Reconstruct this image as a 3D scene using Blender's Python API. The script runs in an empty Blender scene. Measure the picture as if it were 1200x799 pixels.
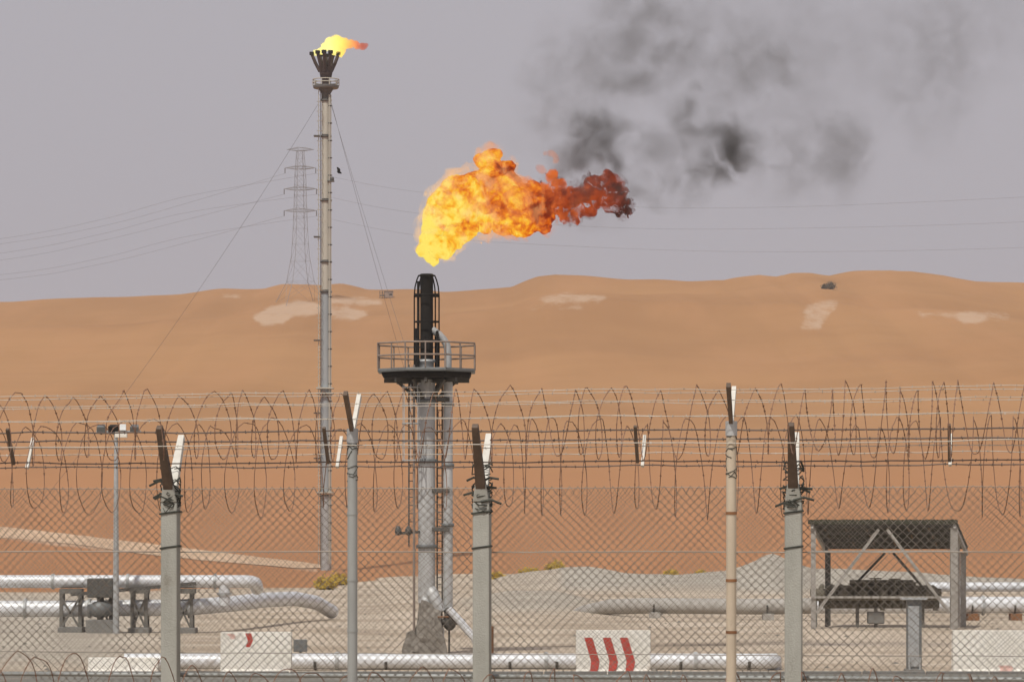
import bpy, bmesh, math, random
import numpy as np
from mathutils import Vector, Matrix, noise as mnoise

random.seed(7)
rng = np.random.default_rng(7)
R = math.radians
SC = bpy.context.scene
C = SC.collection

# ------------------------------------------------------------------ camera, sky, sun, exposure
F = 4000.0            # focal length in photo pixels (1200 wide)
HZ = 634.0            # photo row of the horizon
CAMZ = 4.22           # eye height above the plant yard
cam_d = bpy.data.cameras.new('camera')
cam = bpy.data.objects.new('camera', cam_d)
C.objects.link(cam)
cam.location = (0, 0, CAMZ)
cam.rotation_euler = (R(90), 0, 0)
cam_d.sensor_width = 36
cam_d.lens = 36 * F / 1200
cam_d.shift_y = (HZ - 399.5) / 1200
cam_d.clip_start = 0.5
cam_d.clip_end = 20000
SC.camera = cam

SUN_EL, SUN_AZ = 56, 24      # elevation; degrees to the left of straight behind the camera
SC.view_settings.view_transform = 'Standard'
SC.view_settings.look = 'None'
SC.view_settings.exposure = 0.0
SC.view_settings.gamma = 1.0
sun_from = Vector((-math.sin(R(SUN_AZ)) * math.cos(R(SUN_EL)), -math.cos(R(SUN_AZ)) * math.cos(R(SUN_EL)), math.sin(R(SUN_EL))))
sun_d = bpy.data.lights.new('sun', 'SUN')
sun_d.energy = 3.0
sun_d.angle = R(1.5)
sun_d.color = (1.0, 0.95, 0.86)
sun = bpy.data.objects.new('sun', sun_d)
C.objects.link(sun)
sun.location = (-60, -120, 200)
sun.rotation_euler = (-sun_from).to_track_quat('-Z', 'Y').to_euler()

W = bpy.data.worlds.new('World')
SC.world = W
W.use_nodes = True
wn, wl = W.node_tree.nodes, W.node_tree.links
wn.clear()
sky = wn.new('ShaderNodeTexSky')
sky.sky_type = 'NISHITA'
sky.sun_disc = False
sky.sun_elevation = R(SUN_EL)
sky.sun_rotation = math.atan2(sun_from.x, sun_from.y)
sky.dust_density = 6.0
sky.air_density = 1.0
sky.ozone_density = 1.0
hs = wn.new('ShaderNodeHueSaturation')
hs.inputs['Saturation'].default_value = 0.05
mx = wn.new('ShaderNodeMix')
mx.data_type = 'RGBA'
mx.inputs[0].default_value = 0.8            # a dust-laden sky is nearly even
mx.inputs[7].default_value = (4.52, 4.34, 4.80, 1)
bg = wn.new('ShaderNodeBackground')
bg.inputs['Strength'].default_value = 0.10
wo = wn.new('ShaderNodeOutputWorld')
wl.new(sky.outputs[0], hs.inputs['Color'])
wl.new(hs.outputs[0], mx.inputs[6])
wl.new(mx.outputs[2], bg.inputs['Color'])
wl.new(bg.outputs[0], wo.inputs['Surface'])

SC.cycles.max_bounces = 6
SC.cycles.transparent_max_bounces = 24
SC.cycles.volume_bounces = 1
SC.cycles.use_denoising = True

# ------------------------------------------------------------------ helpers
def P(px, py, Y):
    return Vector(((px - 600) * Y / F, Y, CAMZ + (HZ - py) * Y / F))

def tag(o, label=None, cat=None, group=None, kind=None):
    if label: o['label'] = label
    if cat: o['category'] = cat
    if group: o['group'] = group
    if kind: o['kind'] = kind
    return o

def empty(name, loc, label=None, cat=None, group=None):
    o = bpy.data.objects.new(name, None)
    C.objects.link(o)
    o.location = loc
    o.empty_display_size = 0.3
    return tag(o, label, cat, group)

def wloc(o):
    l = Vector((0, 0, 0))
    while o is not None:
        l += Vector(o.location)
        o = o.parent
    return l

class MB:
    def __init__(self):
        self.v, self.f, self.s = [], [], []
    def add(self, vs, fs, smooth=False):
        b = len(self.v)
        self.v += [tuple(v) for v in vs]
        self.f += [tuple(i + b for i in f) for f in fs]
        self.s += [smooth] * len(fs)
        return self
    def box(self, c, size, rz=0.0, taper=1.0):
        hx, hy, hz = size[0] / 2, size[1] / 2, size[2] / 2
        cs, sn = math.cos(rz), math.sin(rz)
        vs = []
        for z in (-1, 1):
            k = taper if z > 0 else 1
            for x, y in ((-1, -1), (1, -1), (1, 1), (-1, 1)):
                a, b = x * hx * k, y * hy * k
                vs.append((c[0] + a * cs - b * sn, c[1] + a * sn + b * cs, c[2] + z * hz))
        return self.add(vs, [(3, 2, 1, 0), (4, 5, 6, 7), (0, 1, 5, 4), (1, 2, 6, 5), (2, 3, 7, 6), (3, 0, 4, 7)])
    def beam(self, a, b, w, h, w2=None, h2=None, up=(0, 0, 1)):
        a, b = Vector(a), Vector(b)
        d = (b - a).normalized()
        u = Vector(up)
        if abs(d.dot(u)) > 0.98: u = Vector((0, 1, 0))
        x = d.cross(u).normalized()
        y = x.cross(d).normalized()
        w2, h2 = w2 or w, h2 or h
        vs = []
        for p, ww, hh in ((a, w, h), (b, w2, h2)):
            for i, j in ((-1, -1), (1, -1), (1, 1), (-1, 1)):
                vs.append(p + x * (i * ww / 2) + y * (j * hh / 2))
        return self.add(vs, [(3, 2, 1, 0), (4, 5, 6, 7), (0, 1, 5, 4), (1, 2, 6, 5), (2, 3, 7, 6), (3, 0, 4, 7)])
    def tube(self, pts, r, n=8, caps=True, closed=False):
        pts = [Vector(p) for p in pts]
        k = len(pts)
        rs = r if isinstance(r, (list, tuple)) else [r] * k
        vs, fs = [], []
        prev = None
        for i, p in enumerate(pts):
            if closed: t = pts[(i + 1) % k] - pts[i - 1]
            else: t = pts[min(i + 1, k - 1)] - pts[max(i - 1, 0)]
            t.normalize()
            if prev is None:
                x = t.orthogonal().normalized()
            else:
                x = prev - t * prev.dot(t)
                x = x.normalized() if x.length > 1e-6 else t.orthogonal().normalized()
            prev = x
            y = t.cross(x)
            for j in range(n):
                a = 2 * math.pi * j / n
                vs.append(p + (x * math.cos(a) + y * math.sin(a)) * rs[i])
        m = k if closed else k - 1
        for i in range(m):
            for j in range(n):
                a, b = i * n + j, i * n + (j + 1) % n
                c, d = ((i + 1) % k) * n + (j + 1) % n, ((i + 1) % k) * n + j
                fs.append((a, b, c, d))
        self.add(vs, fs, n > 5)
        if caps and not closed:
            self.add(vs[:n], [tuple(range(n - 1, -1, -1))])
            self.add(vs[-n:], [tuple(range(n))])
        return self
    def lathe(self, c, prof, n=20):
        vs, fs = [], []
        for r, z in prof:
            for j in range(n):
                a = 2 * math.pi * j / n
                vs.append((c[0] + r * math.cos(a), c[1] + r * math.sin(a), c[2] + z))
        for i in range(len(prof) - 1):
            for j in range(n):
                fs.append((i * n + j, i * n + (j + 1) % n, (i + 1) * n + (j + 1) % n, (i + 1) * n + j))
        self.add(vs, fs, True)
        self.add(vs[:n], [tuple(range(n - 1, -1, -1))])
        self.add(vs[-n:], [tuple(range(n))])
        return self
    def ring(self, c, r, tr, n=24, m=6):
        return self.tube([(c[0] + r * math.cos(2 * math.pi * i / n), c[1] + r * math.sin(2 * math.pi * i / n), c[2]) for i in range(n)], tr, m, closed=True)
    def mesh(self, name, mat, org=(0, 0, 0)):
        me = bpy.data.meshes.new(name)
        o = Vector(org)
        me.from_pydata([Vector(v) - o for v in self.v], [], self.f)
        me.polygons.foreach_set('use_smooth', self.s)
        me.materials.append(mat)
        me.update()
        return me
    def roughen(self, cuts, amp, scale):
        bm = bmesh.new()
        vs = [bm.verts.new(v) for v in self.v]
        for f in self.f: bm.faces.new([vs[i] for i in f])
        bmesh.ops.subdivide_edges(bm, edges=bm.edges[:], cuts=cuts, use_grid_fill=True)
        for v in bm.verts: v.co += mnoise.noise_vector(v.co * scale) * amp + mnoise.noise_vector(v.co * scale * 3.1) * amp * 0.5
        bm.verts.index_update()
        self.v = [tuple(v.co) for v in bm.verts]; self.f = [tuple(v.index for v in f.verts) for f in bm.faces]; self.s = [False] * len(self.f)
        bm.free(); return self
    def build(self, name, mat, parent=None, org=None, bevel=0):
        if org is None: org = wloc(parent) if parent else (0, 0, 0)
        me = self.mesh(name, mat, org)
        if bevel:
            bm = bmesh.new(); bm.from_mesh(me)
            bmesh.ops.remove_doubles(bm, verts=bm.verts, dist=1e-5)
            es = [e for e in bm.edges if len(e.link_faces) == 2 and e.calc_face_angle(0) > 0.6]
            bmesh.ops.bevel(bm, geom=es, offset=bevel, segments=2, profile=0.5, affect='EDGES', clamp_overlap=True)
            bm.to_mesh(me); bm.free()
        ob = bpy.data.objects.new(name, me)
        C.objects.link(ob)
        if parent: ob.parent = parent
        else: ob.location = org
        return ob

def copy_tree(o, parent=None, off=(0, 0, 0)):
    c = o.copy()
    C.objects.link(c)
    if parent is not None: c.parent = parent
    else: c.location = Vector(o.location) + Vector(off)
    for ch in list(o.children): copy_tree(ch, c)
    return c

# ------------------------------------------------------------------ materials
def lin(r, g, b):
    f = lambda c: (c / 255 / 12.92) if c / 255 <= 0.04045 else ((c / 255 + 0.055) / 1.055) ** 2.4
    return (f(r), f(g), f(b), 1)

def new_mat(name):
    m = bpy.data.materials.new(name)
    m.use_nodes = True
    nt = m.node_tree
    nt.nodes.clear()
    return m, nt.nodes, nt.links, nt.nodes.new('ShaderNodeOutputMaterial')

def surf(name, base, dark, rough=0.7, metal=0.0, scale=4.0, amount=0.6, bump=0.2, bscale=40.0, stretch=(1, 1, 1), stain=None, stain_amt=0.0, stain_scale=2.0):
    """Weathered surface: two base tones mixed by fractal noise, an optional stain colour, fine relief."""
    m, n, l, out = new_mat(name)
    b = n.new('ShaderNodeBsdfPrincipled')
    tc = n.new('ShaderNodeTexCoord')
    mp = n.new('ShaderNodeMapping'); mp.inputs['Scale'].default_value = stretch
    l.new(tc.outputs['Object'], mp.inputs['Vector'])
    nz = n.new('ShaderNodeTexNoise'); nz.inputs['Scale'].default_value = scale; nz.inputs['Detail'].default_value = 6; nz.inputs['Roughness'].default_value = 0.65
    l.new(mp.outputs[0], nz.inputs['Vector'])
    rp = n.new('ShaderNodeValToRGB')
    rp.color_ramp.elements[0].position = 0.5 - 0.35 * amount; rp.color_ramp.elements[0].color = dark
    rp.color_ramp.elements[1].position = 0.5 + 0.25; rp.color_ramp.elements[1].color = base
    l.new(nz.outputs['Fac'], rp.inputs['Fac'])
    col = rp.outputs['Color']
    if stain:
        n2 = n.new('ShaderNodeTexNoise'); n2.inputs['Scale'].default_value = stain_scale; n2.inputs['Detail'].default_value = 8; n2.inputs['Roughness'].default_value = 0.7
        l.new(mp.outputs[0], n2.inputs['Vector'])
        r2 = n.new('ShaderNodeMapRange'); r2.inputs['From Min'].default_value = 0.62 - 0.25 * stain_amt; r2.inputs['From Max'].default_value = 0.78 - 0.25 * stain_amt
        l.new(n2.outputs['Fac'], r2.inputs['Value'])
        mm = n.new('ShaderNodeMix'); mm.data_type = 'RGBA'
        l.new(r2.outputs[0], mm.inputs[0]); l.new(col, mm.inputs[6]); mm.inputs[7].default_value = stain
        col = mm.outputs[2]
    l.new(col, b.inputs['Base Color'])
    b.inputs['Roughness'].default_value = rough
    b.inputs['Metallic'].default_value = metal
    if bump:
        nb = n.new('ShaderNodeTexNoise'); nb.inputs['Scale'].default_value = bscale; nb.inputs['Detail'].default_value = 4
        l.new(tc.outputs['Object'], nb.inputs['Vector'])
        bp = n.new('ShaderNodeBump'); bp.inputs['Strength'].default_value = bump; bp.inputs['Distance'].default_value = 0.02
        l.new(nb.outputs['Fac'], bp.inputs['Height'])
        l.new(bp.outputs[0], b.inputs['Normal'])
    l.new(b.outputs[0], out.inputs['Surface'])
    return m

M = {}
M['concrete'] = surf('weathered_concrete', (0.38, 0.38, 0.345, 1), (0.28, 0.28, 0.25, 1), 0.9, 0, 5, 0.7, 0.3, 60, (1, 1, 0.4), (0.16, 0.14, 0.11, 1), 0.1, 3)
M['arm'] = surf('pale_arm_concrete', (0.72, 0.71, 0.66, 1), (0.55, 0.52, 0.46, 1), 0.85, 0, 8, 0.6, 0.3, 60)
M['brownarm'] = surf('dark_brown_arm', (0.16, 0.115, 0.085, 1), (0.08, 0.058, 0.043, 1), 0.85, 0, 8, 0.7, 0.3, 60)  # dark brown tone for all near-side arms and spreaders; far-side ones are pale
M['galv'] = surf('galvanised_steel', (0.50, 0.51, 0.51, 1), (0.30, 0.31, 0.31, 1), 0.55, 0.35, 5, 0.8, 0.1, 40, (1, 1, 0.5), (0.22, 0.18, 0.14, 1), 0.15, 2)
M['postgalv'] = surf('grey_galvanised_post', (0.36, 0.37, 0.36, 1), (0.26, 0.27, 0.26, 1), 0.6, 0.2, 4, 0.7, 0.08, 40, (1, 1, 0.3), (0.16, 0.13, 0.1, 1), 0.05, 5)
M['postbeige'] = surf('sun_bleached_beige_post', (0.55, 0.47, 0.36, 1), (0.40, 0.33, 0.25, 1), 0.75, 0, 4, 0.7, 0.08, 40, (1, 1, 0.3), (0.2, 0.15, 0.1, 1), 0.0, 5)
M['wire'] = surf('dull_galvanised_wire', (0.36, 0.33, 0.285, 1), (0.16, 0.135, 0.11, 1), 0.6, 0.3, 1.5, 0.8, 0)
M['wire_pale'] = surf('bright_galvanised_wire', (0.50, 0.47, 0.42, 1), (0.30, 0.27, 0.23, 1), 0.6, 0.2, 1.5, 0.8, 0)
M['rustwire'] = surf('rusty_razor_wire', (0.28, 0.155, 0.10, 1), (0.13, 0.075, 0.05, 1), 0.75, 0.2, 2.0, 0.8, 0)
M['barbed'] = surf('weathered_barbed_wire', (0.17, 0.135, 0.115, 1), (0.07, 0.05, 0.045, 1), 0.7, 0.2, 2.0, 0.8, 0)
M['tie'] = surf('dark_tie_wire', (0.07, 0.075, 0.06, 1), (0.03, 0.03, 0.025, 1), 0.7, 0.2, 8, 0.6, 0)
M['silver'] = surf('silver_painted_pipe', (0.74, 0.755, 0.78, 1), (0.56, 0.57, 0.58, 1), 0.42, 0.12, 2.5, 0.6, 0.05, 20, (0.4, 1, 1), (0.32, 0.26, 0.19, 1), 0.0, 1.2)
M['stackpipe'] = surf('heat_dulled_stack_pipe', (0.56, 0.57, 0.57, 1), (0.30, 0.30, 0.29, 1), 0.45, 0.2, 3, 0.9, 0.1, 25, (1, 1, 0.35), (0.12, 0.10, 0.085, 1), 0.12, 1.5)
M['soot'] = surf('soot_blackened_steel', (0.016, 0.013, 0.011, 1), (0.007, 0.006, 0.005, 1), 0.95, 0.1, 3, 0.8, 0.25, 20, (1, 1, 0.4), (0.05, 0.042, 0.028, 1), 0.1, 1.5)
M['darksteel'] = surf('dark_weathered_steel', (0.12, 0.115, 0.105, 1), (0.06, 0.057, 0.05, 1), 0.65, 0.3, 5, 0.8, 0.15, 30, (1, 1, 1), (0.17, 0.10, 0.06, 1), 0.1, 3)
M['platform'] = surf('grey_platform_steel', (0.20, 0.21, 0.21, 1), (0.11, 0.115, 0.115, 1), 0.6, 0.3, 4, 0.8, 0.15, 30)
M['railing'] = surf('rust_tinged_railing', (0.32, 0.26, 0.22, 1), (0.16, 0.12, 0.1, 1), 0.65, 0.2, 3, 0.8, 0)
M['rust'] = surf('rusted_steel', (0.30, 0.14, 0.06, 1), (0.13, 0.065, 0.035, 1), 0.85, 0.1, 5, 0.9, 0.3, 30)
M['white'] = surf('white_painted_concrete', (0.84, 0.81, 0.75, 1), (0.70, 0.66, 0.58, 1), 0.85, 0, 3, 0.5, 0.25, 30, (1, 1, 1), (0.42, 0.33, 0.24, 1), 0.08, 1.3)
M['red'] = surf('faded_red_paint', (0.50, 0.055, 0.035, 1), (0.34, 0.045, 0.03, 1), 0.7, 0, 6, 0.7, 0.1, 30, (1, 1, 1), (0.55, 0.22, 0.15, 1), 0.1, 5)
M['pink'] = surf('almost_worn_red_paint', (0.62, 0.34, 0.28, 1), (0.66, 0.50, 0.44, 1), 0.8, 0, 6, 0.7, 0.1, 30)
M['mast'] = surf('cream_grey_mast_paint', (0.50, 0.48, 0.41, 1), (0.36, 0.34, 0.29, 1), 0.6, 0.1, 0.6, 0.8, 0.1, 5, (1, 1, 0.3), (0.25, 0.20, 0.16, 1), 0.1, 0.8)
M['mastblue'] = surf('blue_grey_mast_paint', (0.33, 0.36, 0.37, 1), (0.24, 0.26, 0.27, 1), 0.6, 0.1, 0.6, 0.8, 0.1, 5, (1, 1, 0.3))
M['burner'] = surf('scorched_burner_steel', (0.085, 0.055, 0.045, 1), (0.035, 0.025, 0.022, 1), 0.75, 0.2, 1, 0.8, 0.1, 5)
M['pylon'] = surf('grey_lattice_steel', (0.30, 0.30, 0.31, 1), (0.22, 0.22, 0.23, 1), 0.6, 0.3, 0.2, 0.6, 0)
M['cable'] = surf('aluminium_conductor', (0.16, 0.155, 0.16, 1), (0.12, 0.12, 0.12, 1), 0.6, 0.2, 0.1, 0.5, 0)
M['sheet'] = surf('corrugated_roof_sheet', (0.062, 0.060, 0.036, 1), (0.034, 0.033, 0.022, 1), 0.7, 0.2, 2, 0.8, 0.1, 20)
M['frame'] = surf('grey_shelter_frame', (0.42, 0.40, 0.37, 1), (0.28, 0.26, 0.23, 1), 0.6, 0.2, 3, 0.8, 0.1, 20)
M['lampglass'] = surf('pale_lamp_glass', (0.80, 0.82, 0.82, 1), (0.65, 0.67, 0.67, 1), 0.25, 0, 3, 0.3, 0)
M['asphalt'] = surf('dusty_asphalt', (0.22, 0.21, 0.18, 1), (0.12, 0.115, 0.10, 1), 0.9, 0, 0.5, 0.9, 0.4, 25, (1, 1, 1), (0.42, 0.34, 0.25, 1), 0.1, 0.35)
M['kerb'] = surf('grey_kerb_concrete', (0.24, 0.235, 0.22, 1), (0.14, 0.135, 0.125, 1), 0.9, 0, 1.5, 0.9, 0.3, 25)
M['plinth'] = surf('rubble_concrete', (0.28, 0.255, 0.22, 1), (0.08, 0.07, 0.06, 1), 0.95, 0, 6, 1.0, 0.8, 14)
M['shrubyellow'] = surf('dry_yellow_scrub', (0.60, 0.41, 0.06, 1), (0.42, 0.30, 0.05, 1), 0.9, 0, 3, 0.9, 0)
M['shrubdark'] = surf('dark_desert_scrub', (0.11, 0.085, 0.05, 1), (0.06, 0.05, 0.03, 1), 0.9, 0, 1, 0.9, 0)
M['trestle'] = surf('dusty_grey_steelwork', (0.20, 0.19, 0.17, 1), (0.10, 0.095, 0.085, 1), 0.75, 0.1, 4, 0.8, 0.1, 20, (1, 1, 1), (0.22, 0.14, 0.08, 1), 0.05, 2)
M['manifold'] = surf('grimy_valve_steel', (0.17, 0.15, 0.11, 1), (0.07, 0.062, 0.045, 1), 0.75, 0.1, 5, 0.8, 0.1, 20, (1, 1, 1), (0.16, 0.09, 0.05, 1), 0.1, 3)
M['bird'] = surf('dark_plumage', (0.035, 0.033, 0.032, 1), (0.02, 0.02, 0.02, 1), 0.8, 0, 20, 0.5, 0)
M['cabin'] = surf('dusty_cabin_panel', (0.30, 0.22, 0.17, 1), (0.2, 0.15, 0.12, 1), 0.8, 0, 1, 0.6, 0)

# ------------------------------------------------------------------ terrain
ridge = np.array([(-2400, 392), (-1500, 385), (-600, 372), (-200, 360), (0, 352), (100, 350), (200, 344), (260, 340), (310, 339), (330, 334), (360, 332), (400, 333),
    (430, 341), (520, 343), (560, 340), (600, 338), (615, 332), (630, 327), (650, 325), (720, 328), (800, 333), (840, 334), (862, 328), (880, 324), (900, 326),
    (915, 322), (935, 321), (960, 324), (1000, 319), (1045, 317), (1080, 320), (1130, 328), (1200, 333), (1500, 345), (1900, 352), (3600, 385)], float)
YR, Y0 = 1500.0, 500.0

def smooth01(t):
    t = np.clip(t, 0, 1)
    return t * t * (3 - 2 * t)

def wav(X, Y, s, ph=0.0):
    a = np.sin(X / s + 1.3 * np.sin(Y / (s * 1.7) + ph) + ph) * np.cos(Y / (s * 1.2) + 0.8 * np.sin(X / (s * 1.4) + 2 * ph))
    return a

mound_c = np.array([(560, 0.0), (585, 1.1), (620, 1.5), (660, 1.9), (690, 2.0), (730, 1.5), (790, 1.2), (850, 1.5), (885, 2.3), (903, 2.9), (922, 2.4), (950, 1.9), (1010, 1.7), (1100, 1.2), (1180, 0.9), (1300, 0.3), (1400, 0)], float)
mound_b = np.array([(440, 0), (520, 0.3), (560, 0.6), (600, 1.0), (650, 1.0), (690, 0.5), (740, 0.1), (800, 0)], float)

def tz(X, Y):
    X = np.asarray(X, float); Y = np.asarray(Y, float)
    z = 2.5 * (1 - smooth01((Y - 37) / 23))
    pr = 600 + F * X / YR
    Zr = CAMZ + (HZ - np.interp(pr, ridge[:, 0], ridge[:, 1])) * YR / F
    Zr = Zr + 0.5 * np.sin(X / 11.0) + 0.35 * np.sin(X / 4.7 + 1.0) * np.sin(X / 60.0)
    t = (Y - Y0) / (YR - Y0)
    up = np.clip(t, 0, 1) ** 1.22
    dn = 1 - 0.55 * smooth01((Y - YR) / 500)
    z = z + np.where(Y <= YR, up, dn) * Zr
    tt = np.clip(t, 0, 1)
    ease = tt * (1 - smooth01((tt - 0.75) / 0.25))
    z = z + ease * (4.0 * wav(X, Y, 90, 0.7) + 2.0 * wav(X, Y, 38, 2.1) + 0.5 * wav(X * 0.6, Y, 14, 4.0))
    # low slip-faced ridges that run down from the crest
    for (x0, y0, dx, dy, wdt, hgt) in ((120, 1440, 0.95, -0.3, 26, 5.0), (40, 1330, 0.9, 0.42, 34, 4.5), (-260, 1260, 0.97, 0.25, 40, 5.0), (170, 1240, 0.98, -0.2, 30, 3.5)):
        d = (X - x0) * -dy + (Y - y0) * dx
        al = (X - x0) * dx + (Y - y0) * dy
        z = z + hgt * np.where(d < 0, np.exp(-(d / (wdt * 2.2)) ** 2), np.exp(-(d / (wdt * 0.7)) ** 2)) * np.exp(-(al / 130) ** 2)
    px = 600 + F * X / np.maximum(Y, 1)
    mc = np.interp(px, mound_c[:, 0], mound_c[:, 1])
    z = z + mc * np.exp(-((Y - 305) / 34) ** 2) * (1 + 0.10 * wav(X, Y, 4, 1.0) + 0.06 * wav(X, Y, 1.7, 3.0))
    mb = np.interp(px, mound_b[:, 0], mound_b[:, 1])
    z = z + mb * np.exp(-((Y - 220) / 26) ** 2) * (1 + 0.12 * wav(X, Y, 3, 2.0))
    flat = smooth01((Y - 62) / 40) * (1 - smooth01((Y - 480) / 60))
    z = z + flat * (0.05 * wav(X, Y, 5, 0.3) - 0.05)
    return z

def ground_at(px, py, y0=100.0, y1=1600.0):
    """World point where the line of sight through a photo pixel first meets the terrain."""
    Ys = np.linspace(y0, y1, 6000)
    X = (px - 600) * Ys / F
    Z = CAMZ + (HZ - py) * Ys / F
    g = tz(X, Ys)
    k = np.argmax(g >= Z)
    return Vector((X[k], Ys[k], g[k]))

def polymask(px, py, poly, soft=3.0):
    """1 inside a polygon, fading over SOFT pixels outside."""
    poly = np.array(poly, float)
    n = len(poly)
    inside = np.zeros(px.shape, bool)
    dist = np.full(px.shape, 1e9)
    for i in range(n):
        x1, y1 = poly[i]; x2, y2 = poly[(i + 1) % n]
        c = ((y1 > py) != (y2 > py)) & (px < (x2 - x1) * (py - y1) / (y2 - y1 + 1e-12) + x1)
        inside ^= c
        dx, dy = x2 - x1, y2 - y1
        t = np.clip(((px - x1) * dx + (py - y1) * dy) / (dx * dx + dy * dy + 1e-9), 0, 1)
        dist = np.minimum(dist, np.hypot(px - x1 - t * dx, py - y1 - t * dy))
    return np.where(inside, 1.0, np.clip(1 - dist / soft, 0, 1))

def terrain(name, ys, mat, ncol, kindlabel=None):
    cs = np.linspace(-1, 1, ncol)
    Y = np.repeat(ys[:, None], ncol, 1)
    X = cs[None, :] * (40 + 0.36 * Y)
    Z = tz(X, Y)
    px = 600 + F * X / Y
    py = HZ - F * (Z - CAMZ) / Y
    pale = np.zeros(X.shape)
    far = Y > 600
    for poly, w in (
        ([(300, 372), (318, 361), (350, 355), (372, 357), (378, 364), (345, 368), (330, 377), (308, 378)], 1.0),
        ([(386, 362), (405, 361), (428, 369), (415, 373), (396, 371), (386, 369)], 0.9),
        ([(386, 351), (430, 352), (445, 354), (445, 355), (386, 354)], 0.9),
        ([(634, 349), (660, 346), (708, 349), (700, 352), (660, 353), (640, 352)], 0.75),
        ([(620, 360), (650, 357), (680, 360), (650, 364)], 0.45),
        ([(946, 360), (962, 354), (980, 356), (977, 363), (964, 372), (960, 384), (940, 385), (945, 372)], 0.8),
        ([(1120, 369), (1140, 367), (1155, 371), (1145, 377), (1130, 376)], 0.9),
        ([(1078, 367), (1120, 367), (1182, 368), (1180, 373), (1120, 370), (1080, 369)], 0.6),
        ([(262, 346), (280, 345), (278, 348), (264, 348)], 0.6)):
        pale = np.maximum(pale, w * np.where(far, polymask(px, py, poly, 7.0), 0))
    trk = [(-90, 609), (0, 621), (70, 628), (140, 636), (200, 644), (270, 651), (330, 658), (372, 664), (372, 669), (330, 664), (270, 658), (200, 651), (140, 645), (70, 638), (0, 630), (-90, 622)]
    pale = np.maximum(pale, 0.85 * np.where((Y > 400) & (Y < 800), polymask(px, py, trk, 3.0), 0))
    # graded yard of crushed stone; its far edge is uneven
    edge_px = np.array([-1500, -200, 0, 120, 300, 380, 470, 560, 640, 690, 760, 830, 900, 960, 1200, 2600], float)
    edge_Y = np.array([250, 250, 285, 300, 312, 315, 420, 455, 440, 390, 372, 372, 390, 400, 380, 380], float)
    e = np.interp(px, edge_px, edge_Y) + 12 * wav(X, Y, 7, 0.4)
    gravel = np.clip((e - Y) / 25 + 0.5, 0, 1)
    # grey spoil heaps at the back of the yard
    grey = smooth01((np.interp(px, mound_c[:, 0], mound_c[:, 1]) * np.exp(-((Y - 300) / 36) ** 2) - 0.25) / 0.9) * np.where((px > 655), 1.0, 0.45)
    grey = np.maximum(grey, 0.8 * smooth01((np.interp(px, mound_b[:, 0], mound_b[:, 1]) * np.exp(-((Y - 214) / 24) ** 2) - 0.2) / 0.5))
    grey = np.maximum(grey, 0.7 * np.clip((230 - px) / 120, 0, 1) * smooth01((Y - 108) / 20) * (1 - smooth01((Y - 240) / 60)))
    col = np.stack([pale, gravel, grey, np.ones_like(pale)], -1).reshape(-1, 4).astype(np.float32)
    nr = len(ys)
    v = np.stack([X, Y, Z], -1).reshape(-1, 3)
    i = np.arange(nr - 1)[:, None] * ncol + np.arange(ncol - 1)[None, :]
    f = np.stack([i, i + 1, i + ncol + 1, i + ncol], -1).reshape(-1, 4)
    me = bpy.data.meshes.new(name)
    me.vertices.add(len(v)); me.vertices.foreach_set('co', v.ravel())
    me.loops.add(f.size); me.loops.foreach_set('vertex_index', f.ravel().astype(np.int32))
    me.polygons.add(len(f)); me.polygons.foreach_set('loop_start', np.arange(0, f.size, 4, dtype=np.int32))
    me.polygons.foreach_set('use_smooth', np.ones(len(f), bool))
    me.update(calc_edges=True)
    at = me.attributes.new('soil', 'FLOAT_COLOR', 'POINT')
    at.data.foreach_set('color', col.ravel())
    me.materials.append(mat)
    o = bpy.data.objects.new(name, me)
    C.objects.link(o)
    return tag(o, kind='structure')

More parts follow.
